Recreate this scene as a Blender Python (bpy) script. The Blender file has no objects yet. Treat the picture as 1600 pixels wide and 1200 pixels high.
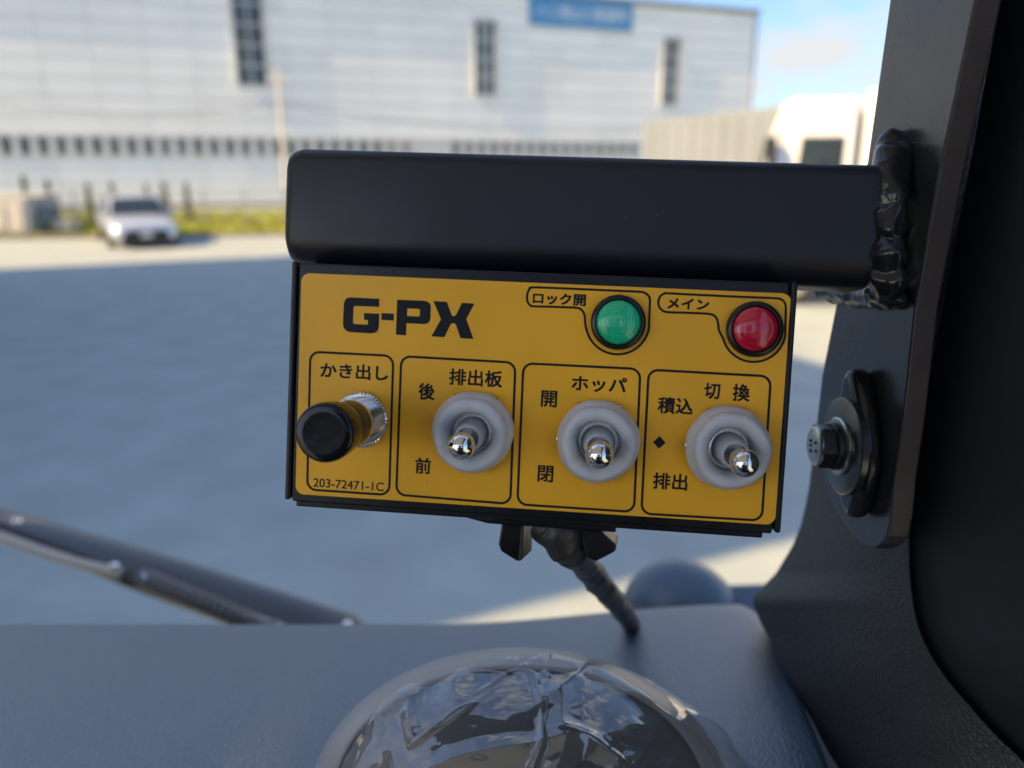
import bpy, bmesh, math, random
from mathutils import Vector, Matrix, noise
random.seed(7)
R = math.radians
sc = bpy.context.scene

# ------------------------------------------------------------------ camera
EYE = 2.45                       # eye height in the lorry cab, metres
PITCH = R(15.9)
FPX = 1209.0                     # focal length in pixels of the 1600 wide photo
cam_d = bpy.data.cameras.new('camera')
cam = bpy.data.objects.new('camera', cam_d)
sc.collection.objects.link(cam)
cam.location = (0, 0, EYE)
cam.rotation_euler = (math.pi / 2 - PITCH, 0, 0)
cam_d.sensor_width = 36.0
cam_d.lens = 36.0 * FPX / 1600.0
cam_d.clip_start = 0.01
cam_d.clip_end = 3000
cam_d.dof.use_dof = True
cam_d.dof.focus_distance = 0.213
cam_d.dof.aperture_fstop = 8.2
sc.camera = cam

# ------------------------------------------------------------------ light
SUN_AZ = Vector((-0.912, -0.41))            # horizontal direction towards the sun
SUN_EL = R(38)
w = bpy.data.worlds.new('World'); sc.world = w; w.use_nodes = True
nt = w.node_tree; nt.nodes.clear()
out = nt.nodes.new('ShaderNodeOutputWorld')
bg = nt.nodes.new('ShaderNodeBackground'); bg.inputs['Strength'].default_value = 0.09
sky = nt.nodes.new('ShaderNodeTexSky'); sky.sky_type = 'NISHITA'; sky.sun_disc = False
sky.sun_elevation = SUN_EL
sky.sun_rotation = math.atan2(SUN_AZ.x, SUN_AZ.y)
sky.altitude = 1200; sky.air_density = 1.0; sky.dust_density = 4.5; sky.ozone_density = 4.0
tc = nt.nodes.new('ShaderNodeTexCoord')
mp = nt.nodes.new('ShaderNodeMapping'); mp.inputs['Scale'].default_value = (1.0, 1.0, 3.2)
mp.inputs['Location'].default_value = (0.35, 0.1, 0.22)
nz = nt.nodes.new('ShaderNodeTexNoise'); nz.inputs['Scale'].default_value = 5.0
nz.inputs['Detail'].default_value = 7.0; nz.inputs['Roughness'].default_value = 0.55
cr = nt.nodes.new('ShaderNodeValToRGB')
cr.color_ramp.elements[0].position = 0.50; cr.color_ramp.elements[1].position = 0.66
mx = nt.nodes.new('ShaderNodeMix'); mx.data_type = 'RGBA'
mx.inputs['B'].default_value = (3.3, 3.35, 3.4, 1)
nt.links.new(tc.outputs['Generated'], mp.inputs['Vector'])
nt.links.new(mp.outputs['Vector'], nz.inputs['Vector'])
nt.links.new(nz.outputs['Fac'], cr.inputs['Fac'])
nt.links.new(cr.outputs['Color'], mx.inputs['Factor'])
nt.links.new(sky.outputs['Color'], mx.inputs['A'])
nt.links.new(mx.outputs['Result'], bg.inputs['Color'])
nt.links.new(bg.outputs['Background'], out.inputs['Surface'])

sun_d = bpy.data.lights.new('sun', 'SUN'); sun_d.energy = 4.0; sun_d.angle = R(0.5)
sun_d.color = (1.0, 0.66, 0.32)
sun = bpy.data.objects.new('sun', sun_d); sc.collection.objects.link(sun)
sdir = Vector((SUN_AZ.x * math.cos(SUN_EL), SUN_AZ.y * math.cos(SUN_EL), math.sin(SUN_EL)))
sun.rotation_euler = sdir.to_track_quat('Z', 'Y').to_euler()
sun.location = (-20, -10, 30)

vs = sc.view_settings
vs.view_transform = 'Standard'; vs.look = 'None'; vs.exposure = 1.66; vs.gamma = 1.0
vs.use_curve_mapping = False
sc.cycles.use_denoising = True
sc.cycles.max_bounces = 8; sc.cycles.transparent_max_bounces = 12
sc.cycles.caustics_reflective = False; sc.cycles.caustics_refractive = False
sc.cycles.sample_clamp_indirect = 6.0

# ------------------------------------------------------------------ coordinates
CO = Vector((0, 0, EYE))
CR_, CU_, CF_ = Vector((1, 0, 0)), Vector((0, math.sin(PITCH), math.cos(PITCH))), Vector((0, math.cos(PITCH), -math.sin(PITCH)))
def cw(x, y, z):                 # right, up, depth from the lens -> world
    return CO + CR_ * x + CU_ * y + CF_ * z
def ray(px, py):
    return CR_ * ((px - 800) / FPX) + CU_ * ((600 - py) / FPX) + CF_
def U(px, py, z):
    return CO + ray(px, py) * z
def hit(px, py, p0, n):
    r = ray(px, py); return CO + r * ((p0 - CO).dot(n) / r.dot(n))
def G(px, py, z=0.0):
    return hit(px, py, Vector((0, 0, z)), Vector((0, 0, 1)))
def lerp_tab(tab, v):
    if v <= tab[0][0]: return tab[0][1]
    for (a, b), (c, d) in zip(tab, tab[1:]):
        if v <= c: return b + (d - b) * (v - a) / (c - a)
    return tab[-1][1]
def smooth_tab(tab, v):
    if v <= tab[0][0]: return tab[0][1]
    n = len(tab)
    for i in range(n - 1):
        if v <= tab[i + 1][0]:
            p0 = tab[max(i - 1, 0)][1]; p1 = tab[i][1]; p2 = tab[i + 1][1]; p3 = tab[min(i + 2, n - 1)][1]
            t = (v - tab[i][0]) / (tab[i + 1][0] - tab[i][0])
            m1 = (p2 - p0) / 2; m2 = (p3 - p1) / 2
            return (2*t**3-3*t*t+1)*p1 + (t**3-2*t*t+t)*m1 + (-2*t**3+3*t*t)*p2 + (t**3-t*t)*m2
    return tab[-1][1]

# ------------------------------------------------------------------ materials
def speck(m, scale, col, size=0.07, strength=0.8):
    t = m.node_tree; b = t.nodes['Principled BSDF']
    g = t.nodes.new('ShaderNodeNewGeometry'); v = t.nodes.new('ShaderNodeTexVoronoi'); v.inputs['Scale'].default_value = scale
    t.links.new(g.outputs['Position'], v.inputs['Vector'])
    wn = t.nodes.new('ShaderNodeTexNoise'); wn.inputs['Scale'].default_value = scale * 0.15; t.links.new(g.outputs['Position'], wn.inputs['Vector'])
    th = t.nodes.new('ShaderNodeMapRange'); th.inputs['From Min'].default_value = 0.5; th.inputs['From Max'].default_value = 0.75; th.inputs['To Max'].default_value = size
    t.links.new(wn.outputs['Fac'], th.inputs['Value'])
    lt = t.nodes.new('ShaderNodeMath'); lt.operation = 'LESS_THAN'; t.links.new(v.outputs['Distance'], lt.inputs[0]); t.links.new(th.outputs['Result'], lt.inputs[1])
    ml = t.nodes.new('ShaderNodeMath'); ml.operation = 'MULTIPLY'; ml.inputs[1].default_value = strength; t.links.new(lt.outputs[0], ml.inputs[0])
    mx_ = t.nodes.new('ShaderNodeMix'); mx_.data_type = 'RGBA'; mx_.inputs['A'].default_value = b.inputs['Base Color'].default_value; mx_.inputs['B'].default_value = (*col, 1)
    lk = b.inputs['Base Color'].links
    if lk: t.links.new(lk[0].from_socket, mx_.inputs['A'])
    t.links.new(ml.outputs[0], mx_.inputs['Factor']); t.links.new(mx_.outputs['Result'], b.inputs['Base Color'])
def mat(name, col, rough=0.5, metal=0.0, spec=0.5, bump=None, var=None, coat=0.0, coat_rough=0.05, rvar=None, vor=None, stretch=None):
    m = bpy.data.materials.new(name); m.use_nodes = True
    t = m.node_tree; b = t.nodes['Principled BSDF']
    b.inputs['Base Color'].default_value = (*col, 1)
    b.inputs['Roughness'].default_value = rough
    b.inputs['Metallic'].default_value = metal
    b.inputs['Specular IOR Level'].default_value = spec
    b.inputs['Coat Weight'].default_value = coat
    b.inputs['Coat Roughness'].default_value = coat_rough
    g = t.nodes.new('ShaderNodeNewGeometry')
    src = g.outputs['Position']
    if stretch:
        mpn = t.nodes.new('ShaderNodeMapping'); mpn.inputs['Scale'].default_value = stretch
        t.links.new(src, mpn.inputs['Vector']); src = mpn.outputs['Vector']
    def nzn(scale, detail=4):
        n = t.nodes.new('ShaderNodeTexNoise'); n.inputs['Scale'].default_value = scale; n.inputs['Detail'].default_value = detail
        t.links.new(src, n.inputs['Vector']); return n
    if var:                                    # (scale, amount)
        n = nzn(var[0], 6)
        r = t.nodes.new('ShaderNodeMapRange')
        r.inputs['From Min'].default_value = 0.3; r.inputs['From Max'].default_value = 0.7
        r.inputs['To Min'].default_value = 1 - var[1]; r.inputs['To Max'].default_value = 1 + var[1]
        t.links.new(n.outputs['Fac'], r.inputs['Value'])
        mm = t.nodes.new('ShaderNodeVectorMath'); mm.operation = 'SCALE'
        mm.inputs[0].default_value = col
        t.links.new(r.outputs['Result'], mm.inputs['Scale'])
        t.links.new(mm.outputs['Vector'], b.inputs['Base Color'])
    if rvar:
        n = nzn(rvar[0], 5)
        r = t.nodes.new('ShaderNodeMapRange')
        r.inputs['From Min'].default_value = 0.3; r.inputs['From Max'].default_value = 0.7
        r.inputs['To Min'].default_value = max(0.01, rough - rvar[1]); r.inputs['To Max'].default_value = rough + rvar[1]
        t.links.new(n.outputs['Fac'], r.inputs['Value']); t.links.new(r.outputs['Result'], b.inputs['Roughness'])
    bp = None
    if bump:                                   # (scale, strength, distance)
        n = nzn(bump[0], 3)
        bp = t.nodes.new('ShaderNodeBump'); bp.inputs['Strength'].default_value = bump[1]; bp.inputs['Distance'].default_value = bump[2]
        t.links.new(n.outputs['Fac'], bp.inputs['Height'])
        t.links.new(bp.outputs['Normal'], b.inputs['Normal'])
    if vor:                                    # moulded leather grain: (scale, strength, distance)
        v = t.nodes.new('ShaderNodeTexVoronoi'); v.feature = 'DISTANCE_TO_EDGE'; v.inputs['Scale'].default_value = vor[0]
        t.links.new(src, v.inputs['Vector'])
        rr = t.nodes.new('ShaderNodeMapRange'); rr.inputs['From Max'].default_value = 0.22
        t.links.new(v.outputs['Distance'], rr.inputs['Value'])
        b2 = t.nodes.new('ShaderNodeBump'); b2.inputs['Strength'].default_value = vor[1]; b2.inputs['Distance'].default_value = vor[2]
        t.links.new(rr.outputs['Result'], b2.inputs['Height'])
        if bp: t.links.new(bp.outputs['Normal'], b2.inputs['Normal'])
        t.links.new(b2.outputs['Normal'], b.inputs['Normal'])
    return m

def film_mat(name, col, rough, refl, tint=1.0, bump=None, ior=1.5, milk=0.0):
    m = bpy.data.materials.new(name); m.use_nodes = True
    t = m.node_tree; t.nodes.clear()
    o = t.nodes.new('ShaderNodeOutputMaterial'); mixs = t.nodes.new('ShaderNodeMixShader')
    tr = t.nodes.new('ShaderNodeBsdfTransparent'); tr.inputs['Color'].default_value = (tint, tint, tint, 1)
    gl = t.nodes.new('ShaderNodeBsdfGlossy'); gl.inputs['Color'].default_value = (*col, 1); gl.inputs['Roughness'].default_value = rough
    fr = t.nodes.new('ShaderNodeFresnel'); fr.inputs['IOR'].default_value = ior
    gm = t.nodes.new('ShaderNodeNewGeometry'); io = t.nodes.new('ShaderNodeMapRange')        # thin sheet: same reflectance from both sides
    io.inputs['To Min'].default_value = ior; io.inputs['To Max'].default_value = 1.0 / ior
    t.links.new(gm.outputs['Backfacing'], io.inputs['Value']); t.links.new(io.outputs['Result'], fr.inputs['IOR'])
    ad = t.nodes.new('ShaderNodeMath'); ad.operation = 'MULTIPLY_ADD'; ad.use_clamp = True
    ad.inputs[1].default_value = 1.0; ad.inputs[2].default_value = refl
    t.links.new(fr.outputs['Fac'], ad.inputs[0]); t.links.new(ad.outputs[0], mixs.inputs['Fac'])
    t.links.new(tr.outputs[0], mixs.inputs[1]); t.links.new(gl.outputs[0], mixs.inputs[2])
    if milk:
        df = t.nodes.new('ShaderNodeBsdfDiffuse'); df.inputs['Color'].default_value = (0.8, 0.8, 0.8, 1)
        m2 = t.nodes.new('ShaderNodeMixShader'); m2.inputs['Fac'].default_value = milk
        t.links.new(mixs.outputs[0], m2.inputs[1]); t.links.new(df.outputs[0], m2.inputs[2]); t.links.new(m2.outputs[0], o.inputs['Surface'])
    else:
        t.links.new(mixs.outputs[0], o.inputs['Surface'])
    if bump:
        n = t.nodes.new('ShaderNodeTexNoise'); n.inputs['Scale'].default_value = bump[0]; n.inputs['Detail'].default_value = 2
        g = t.nodes.new('ShaderNodeNewGeometry'); t.links.new(g.outputs['Position'], n.inputs['Vector'])
        b = t.nodes.new('ShaderNodeBump'); b.inputs['Strength'].default_value = bump[1]; b.inputs['Distance'].default_value = bump[2]
        t.links.new(n.outputs['Fac'], b.inputs['Height'])
        t.links.new(b.outputs['Normal'], gl.inputs['Normal'])
    return m

def lens_mat(name, col, scale):
    m = mat(name, col, 0.28, 0, 0.5, coat=1.0, coat_rough=0.02)
    t = m.node_tree; b = t.nodes['Principled BSDF']
    b.inputs['Transmission Weight'].default_value = 0.0
    b.inputs['Subsurface Weight'].default_value = 0.0
    b.inputs['Subsurface Radius'].default_value = (0.003, 0.003, 0.003)
    b.inputs['Subsurface Scale'].default_value = 1.0
    tcn = t.nodes.new('ShaderNodeTexCoord')
    sp = t.nodes.new('ShaderNodeSeparateXYZ'); t.links.new(tcn.outputs['UV'], sp.inputs[0])
    s = t.nodes.new('ShaderNodeMath'); s.operation = 'SINE'
    k = t.nodes.new('ShaderNodeMath'); k.operation = 'MULTIPLY'; k.inputs[1].default_value = scale
    t.links.new(sp.outputs['X'], k.inputs[0]); t.links.new(k.outputs[0], s.inputs[0])
    bp = t.nodes.new('ShaderNodeBump'); bp.inputs['Strength'].default_value = 0.45; bp.inputs['Distance'].default_value = 0.00015
    t.links.new(s.outputs[0], bp.inputs['Height']); t.links.new(bp.outputs['Normal'], b.inputs['Normal'])
    return m

M = {}
M['label'] = mat('yellow_label_film', (0.95, 0.48, 0.028), 0.36, 0, 0.3, rvar=(70, 0.07), var=(24, 0.08), bump=(260, 0.05, 0.0004))
M['ink'] = mat('black_print', (0.008, 0.009, 0.013), 0.5, 0, 0.25)
M['black_paint'] = mat('black_box_paint', (0.005, 0.005, 0.008), 0.33, 0, 0.4, bump=(900, 0.12, 0.0003), rvar=(60, 0.08))
M['tube_paint'] = mat('satin_black_tube_paint', (0.009, 0.010, 0.018), 0.42, bump=(700, 0.10, 0.0003), var=(25, 0.15), rvar=(40, 0.06))
M['weld'] = mat('painted_weld', (0.014, 0.015, 0.018), 0.17, bump=(320, 0.25, 0.0008))
M['plate_paint'] = mat('satin_black_plate_paint', (0.020, 0.023, 0.023), 0.26, 0, 0.9, bump=(120, 0.05, 0.0008), rvar=(30, 0.06))
M['plate_edge'] = mat('worn_plate_edge', (0.065, 0.053, 0.052), 0.4, bump=(500, 0.15, 0.0004), var=(60, 0.2))
M['chrome'] = mat('chrome', (0.82, 0.82, 0.82), 0.035, 1.0)
M['nickel'] = mat('nickel', (0.74, 0.73, 0.70), 0.2, 1.0, bump=(600, 0.1, 0.0003))
M['zinc'] = mat('zinc_bolt', (0.50, 0.52, 0.46), 0.3, 0.9, var=(200, 0.2), bump=(600, 0.2, 0.0003))
M['dark_steel'] = mat('dark_steel', (0.05, 0.05, 0.055), 0.3, 0.5, bump=(500, 0.2, 0.0004))
M['boot'] = mat('grey_rubber_boot', (0.60, 0.63, 0.69), 0.42, 0, 0.45, var=(150, 0.10), bump=(450, 0.15, 0.0005))
M['boot_in'] = mat('grey_rubber_inner', (0.46, 0.48, 0.52), 0.5)
M['knob'] = mat('black_gloss_knob', (0.006, 0.006, 0.008), 0.14, 0, 0.4, bump=(120, 0.08, 0.001))
M['barrel'] = mat('smoked_barrel', (0.012, 0.011, 0.010), 0.28, 0.0)
M['bezel'] = mat('black_bezel', (0.008, 0.008, 0.009), 0.3)
M['green'] = lens_mat('green_lens', (0.001, 0.56, 0.26), 44.0)
M['red'] = lens_mat('red_lens', (0.55, 0.002, 0.035), 18.0)
M['dash'] = mat('grained_dash_plastic', (0.028, 0.078, 0.140), 0.40, 0, 0.5, vor=(640, 0.45, 0.0004), stretch=(0.75, 1.0, 1.0), bump=(900, 0.1, 0.0003))
M['dash'].node_tree.nodes['Principled BSDF'].inputs['IOR'].default_value = 2.7
M['trim'] = mat('grained_pillar_trim', (0.040, 0.044, 0.046), 0.46, 0, 0.45, vor=(640, 0.5, 0.0004), stretch=(1.0, 0.8, 0.8))
M['door'] = mat('door_trim', (0.018, 0.020, 0.024), 0.55, bump=(700, 0.2, 0.0004))
M['headliner'] = mat('grey_headliner', (0.74, 0.72, 0.69), 0.9, bump=(300, 0.3, 0.001))
M['rear'] = mat('rear_wall_cloth', (0.5, 0.49, 0.48), 0.9)
M['seat'] = mat('seat_cloth', (0.05, 0.05, 0.06), 0.9)
M['tape'] = mat('black_harness_tape', (0.028, 0.028, 0.030), 0.42, bump=(260, 0.5, 0.0012))
M['rim_grey'] = mat('grey_hood_rim', (0.38, 0.385, 0.39), 0.32, bump=(500, 0.1, 0.0004))
M['hood'] = mat('meter_hood_plastic', (0.05, 0.055, 0.06), 0.38, bump=(400, 0.1, 0.0005))
M['film'] = film_mat('clear_wrinkled_film', (0.95, 0.95, 0.95), 0.05, 0.15, 0.96, bump=(45, 0.15, 0.0015), ior=1.5, milk=0.09)
M['windscreen'] = film_mat('windscreen_glass', (1, 1, 1), 0.0, 0.0, 0.96, ior=1.25)
M['wiper'] = mat('wiper_paint', (0.060, 0.064, 0.072), 0.32)
M['spring'] = mat('spring_steel', (0.22, 0.22, 0.22), 0.35, 0.6)
M['wiper_dark'] = mat('wiper_rubber_and_gap_shade', (0.010, 0.010, 0.011), 0.5)
M['hose'] = mat('pale_hose', (0.55, 0.53, 0.48), 0.35)
M['cowl'] = mat('cowl_plastic', (0.075, 0.125, 0.185), 0.35)
M['asphalt'] = mat('asphalt', (0.302, 0.362, 0.378), 0.85, 0, 0.3, var=(1.6, 0.10), bump=(40, 0.4, 0.01))
M['concrete'] = mat('concrete', (0.36, 0.34, 0.31), 0.9, var=(2, 0.15))
M['kerb'] = mat('kerb_stone', (0.20, 0.18, 0.16), 0.9, var=(3, 0.2))
M['clad'] = mat('white_cladding', (0.83, 0.85, 0.84), 0.45, 0.0, 0.5, var=(0.25, 0.05), bump=(6, 0.05, 0.02))
M['clad2'] = mat('white_cladding_weathered', (0.79, 0.815, 0.81), 0.5, 0.0, 0.5, var=(0.3, 0.06))
M['wallback'] = mat('wall_core', (0.42, 0.44, 0.45), 0.8)
M['frame_w'] = mat('white_window_frame', (0.66, 0.67, 0.66), 0.5)
M['frame_g'] = mat('grey_window_frame', (0.50, 0.54, 0.56), 0.5)
M['pane'] = mat('dark_window_glass', (0.035, 0.05, 0.065), 0.08, 0, 0.6)
M['pane_g'] = mat('grey_window_glass', (0.17, 0.175, 0.17), 0.3, 0, 0.5, var=(0.6, 0.4))
M['blind'] = mat('beige_blind', (0.40, 0.34, 0.28), 0.8)
M['gutter'] = mat('grey_gutter', (0.25, 0.26, 0.27), 0.5)
M['sign'] = mat('blue_sign', (0.055, 0.25, 0.50), 0.5)
M['sign_txt'] = mat('white_lettering', (0.75, 0.77, 0.78), 0.5)
M['pole'] = mat('concrete_pole', (0.62, 0.59, 0.52), 0.85, var=(4, 0.12))
M['wire'] = mat('overhead_wire', (0.06, 0.06, 0.06), 0.6)
M['grass'] = mat('lawn', (0.32, 0.36, 0.045), 0.9, var=(1.5, 0.35))
M['leaf'] = mat('shrub_leaf', (0.13, 0.15, 0.075), 0.8, var=(6, 0.4))
M['trunk'] = mat('shrub_trunk', (0.10, 0.07, 0.05), 0.9)
M['fence'] = mat('galvanised_fence', (0.42, 0.43, 0.42), 0.5, 0.3)
M['carpaint'] = mat('silver_car_paint', (0.50, 0.59, 0.72), 0.28, 0.4, 0.5, coat=1.0, coat_rough=0.04)
M['carglass'] = mat('car_glass', (0.02, 0.035, 0.05), 0.05, 0, 0.6)
M['tyre'] = mat('tyre_rubber', (0.02, 0.02, 0.02), 0.8)
M['rim'] = mat('wheel_rim', (0.5, 0.5, 0.5), 0.3, 0.8)
M['lampglass'] = mat('headlamp_glass', (0.85, 0.87, 0.88), 0.06, 0.6, coat=1.0)
M['blackplastic'] = mat('black_plastic', (0.015, 0.015, 0.017), 0.45)
M['plateno'] = mat('number_plate', (0.62, 0.64, 0.64), 0.5)
M['truckwhite'] = mat('white_truck_paint', (0.74, 0.77, 0.80), 0.4, coat=0.3)
M['boxwhite'] = mat('white_box_panel', (0.74, 0.77, 0.80), 0.5)
M['boxbeige'] = mat('beige_box_panel', (0.20, 0.24, 0.275), 0.6, var=(0.6, 0.06))
M['greybox'] = mat('pale_storage_box', (0.42, 0.43, 0.42), 0.6, var=(1, 0.1))
M['bluebox'] = mat('blue_grey_cover', (0.14, 0.20, 0.24), 0.6, var=(1, 0.15))
M['hall'] = mat('grey_hall_cladding', (0.35, 0.36, 0.37), 0.6, var=(0.3, 0.06))

for k_, sc_, sz_ in (('tube_paint', 330, 0.10), ('black_paint', 420, 0.10), ('plate_paint', 360, 0.10), ('plate_edge', 420, 0.14), ('trim', 420, 0.10)):
    speck(M[k_], sc_, (0.20, 0.20, 0.20), sz_, 0.6)
speck(M['label'], 300, (0.30, 0.17, 0.03), 0.12, 0.6)
# ------------------------------------------------------------------ mesh building
LINK = sc.collection.objects.link
class MB:
    def __init__(s): s.v = []; s.f = []; s.uv = None
    def add(s, vs, fs):
        o = len(s.v); s.v += [Vector(v) for v in vs]; s.f += [tuple(i + o for i in f) for f in fs]; return s
    def box(s, c, d, X=None, Y=None, Z=None):
        X = X or Vector((1, 0, 0)); Y = Y or Vector((0, 1, 0)); Z = Z or Vector((0, 0, 1)); c = Vector(c)
        vs = [c + X * (d[0] / 2 * i) + Y * (d[1] / 2 * j) + Z * (d[2] / 2 * k) for i in (-1, 1) for j in (-1, 1) for k in (-1, 1)]
        return s.add(vs, [(0, 1, 3, 2), (4, 6, 7, 5), (0, 4, 5, 1), (2, 3, 7, 6), (0, 2, 6, 4), (1, 5, 7, 3)])
    def prism(s, pts, off):                   # closed outline extruded along off
        n = len(pts); off = Vector(off)
        vs = [Vector(p) for p in pts] + [Vector(p) + off for p in pts]
        fs = [tuple(range(n))[::-1], tuple(range(n, 2 * n))] + [(i, (i + 1) % n, n + (i + 1) % n, n + i) for i in range(n)]
        return s.add(vs, fs)
    def lathe(s, o, X, Y, Z, prof, n=48, rad=None, cap0=True, cap1=True):
        rows = []
        vs = []
        for r, h in prof:
            for i in range(n):
                a = 2 * math.pi * i / n; k = rad(a, h) if rad else 1.0
                vs.append(o + X * (r * k * math.cos(a)) + Y * (r * k * math.sin(a)) + Z * h)
        fs = []
        for j in range(len(prof) - 1):
            for i in range(n):
                fs.append((j * n + i, j * n + (i + 1) % n, (j + 1) * n + (i + 1) % n, (j + 1) * n + i))
        if cap0: fs.append(tuple(range(n))[::-1])
        if cap1: fs.append(tuple((len(prof) - 1) * n + i for i in range(n)))
        return s.add(vs, fs)
    def tube(s, path, rad, n=10, cap=True, flat=1.0):
        path = [Vector(p) for p in path]; m = len(path); vs = []
        up = Vector((0.31, 0.17, 0.93))
        for i, p in enumerate(path):
            d = (path[min(i + 1, m - 1)] - path[max(i - 1, 0)]).normalized()
            a = d.cross(up).normalized(); b = d.cross(a)
            r = rad(i / (m - 1)) if callable(rad) else rad
            for k in range(n):
                t = 2 * math.pi * k / n
                vs.append(p + a * (r * math.cos(t)) + b * (r * flat * math.sin(t)))
        fs = [(j * n + k, j * n + (k + 1) % n, (j + 1) * n + (k + 1) % n, (j + 1) * n + k) for j in range(m - 1) for k in range(n)]
        if cap: fs += [tuple(range(n))[::-1], tuple((m - 1) * n + k for k in range(n))]
        return s.add(vs, fs)
    def grid(s, rows):
        n = len(rows[0]); m = len(rows)
        return s.add([p for r in rows for p in r], [(j * n + i, j * n + i + 1, (j + 1) * n + i + 1, (j + 1) * n + i) for j in range(m - 1) for i in range(n - 1)])
    def mesh(s, name):
        me = bpy.data.meshes.new(name); me.from_pydata([tuple(v) for v in s.v], [], s.f)
        bm = bmesh.new(); bm.from_mesh(me); bmesh.ops.recalc_face_normals(bm, faces=bm.faces); bm.to_mesh(me); bm.free()
        return me
    def build(s, name, m, parent=None, smooth=None, bevel=None, seg=2, me=None, sub=0):
        me = me or s.mesh(name)
        if not me.materials: me.materials.append(m)
        o = bpy.data.objects.new(name, me); LINK(o)
        if bevel:
            md = o.modifiers.new('bevel', 'BEVEL'); md.width = bevel; md.segments = seg; md.limit_method = 'ANGLE'; md.angle_limit = R(40)
        if sub:
            md = o.modifiers.new('sub', 'SUBSURF'); md.levels = sub; md.render_levels = sub
        if smooth is not None:
            for p in me.polygons: p.use_smooth = True
            if smooth < 180:
                me.set_sharp_from_angle(angle=R(smooth))
        par(o, parent)
        return o
def par(o, parent):
    if parent is not None:
        o.parent = parent
        o.matrix_parent_inverse = Matrix.Translation(-parent.location)
def thing(name, label, cat, loc=(0, 0, 0), group=None):
    o = bpy.data.objects.new(name, None); LINK(o); o.location = loc
    o.empty_display_size = 0.05
    return tag(o, label, cat, group)
def tag(o, label, cat, group=None):
    o['label'] = label; o['category'] = cat
    if group: o['group'] = group
    return o
def struct(o): o['kind'] = 'structure'; return o

# ================================================================== THE SETTING
m = MB(); S = 1500
rows = []
for j in range(2): rows.append([Vector((-S + 2 * S * i, -S + 2 * S * j, 0)) for i in range(2)])
struct(m.grid(rows).build('yard_ground', M['asphalt']))

# ------------------------------------------------------------------ factory facade across the yard
FP0 = Vector((-27.7, 42.0, 0)); FD = Vector((0.932, 0.362, 0)).normalized(); FN = Vector((FD.y, -FD.x, 0)); ZV = Vector((0, 0, 1))
def fac(px, py):
    p = hit(px, py, FP0, FN); return (p - FP0).dot(FD), p.z
def FW(s, z, o=0.0): return FP0 + FD * s + ZV * z + FN * o
S1 = fac(1175, 120)[0]; ROOF = fac(1175, 18)[1]
BT = fac(330, 216)[1]; BB = fac(330, 243)[1]          # band of windows
fb = thing('factory_building', 'long white factory hall with clad wall and a row of square windows', 'building', tuple(FW(20, 0)))
SL = -9.0; DEPTH = 26.0
m = MB(); m.prism([FW(SL, 0, -0.25), FW(S1 - 0.05, 0, -0.25), FW(S1 - 0.05, 0, -DEPTH), FW(SL, 0, -DEPTH)], (0, 0, ROOF - 0.1))
m.build('wall_core', M['wallback'], fb)
NC = 23; CWD = (S1 - SL) / NC
def clad_rows(z0, z1, n):
    hgt = (z1 - z0) / n
    mb = MB(); g = 0.035                               # a cassette with four shallow ribs
    ribs = [(0, 0.10), (0.42, 0.10), (0.43, 0.055), (0.50, 0.055), (0.51, 0.10), (0.92, 0.10), (0.93, 0.055), (1, 0.055)]
    prof = [(-(hgt - g) / 2 + (hgt - g) * a, b) for a, b in ribs]
    wv = (CWD - 0.02) / 2; vsx = []
    for sx in (-1, 1):
        vsx += [Vector((sx * wv, 0, -(hgt - g) / 2))] + [Vector((sx * wv, b, a)) for a, b in prof] + [Vector((sx * wv, 0, (hgt - g) / 2))]
    k = len(prof) + 2
    fs = [(i, (i + 1) % k, k + (i + 1) % k, k + i) for i in range(k)] + [tuple(range(k)), tuple(range(k, 2 * k))[::-1]]
    mb.add(vsx, fs)
    mes = []
    for mm in (M['clad'], M['clad2']):
        me = mb.mesh('cladding_panel'); me.materials.append(mm); mes.append(me)
    rot = Matrix(((FD.x, FN.x, 0), (FD.y, FN.y, 0), (0, 0, 1))).to_4x4()
    for c in range(NC):
        for r in range(n):
            o = bpy.data.objects.new('cladding_panel', mes[1 if random.random() < 0.35 else 0]); LINK(o)
            par(o, fb)
            o.matrix_basis = Matrix.Translation(FW(SL + CWD * (c + 0.5), z0 + hgt * (r + 0.5), -0.10)) @ rot
clad_rows(BT + 0.12, ROOF - 0.12, 9)
clad_rows(0.25, BB - 0.12, 2)
m = MB(); m.box(FW((SL + S1) / 2, ROOF, 0.02), (S1 - SL + 0.3, 0.5, 0.24), FD, FN, ZV); m.build('gutter', M['gutter'], fb)
m = MB(); m.box(FW(S1 + 0.03, ROOF / 2, -0.1), (0.14, 0.34, ROOF - 0.26), FD, FN, ZV); m.build('corner_trim', M['gutter'], fb)
m = MB(); m.box(FW((SL + S1) / 2, 0.12, -0.06), (S1 - SL, 0.24, 0.22), FD, FN, ZV); m.build('plinth', M['concrete'], fb)
m = MB(); m.box(FW((SL + S1) / 2, (BT + BB) / 2, -0.17), (S1 - SL - 0.1, 0.06, BT - BB + 0.2), FD, FN, ZV); m.build('window_band', M['frame_w'], fb)
for zz in (BT + 0.05, BB - 0.05):
    m = MB(); m.box(FW((SL + S1) / 2, zz, -0.03), (S1 - SL, 0.18, 0.11), FD, FN, ZV); m.build('band_rail', M['frame_w'], fb)
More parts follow.
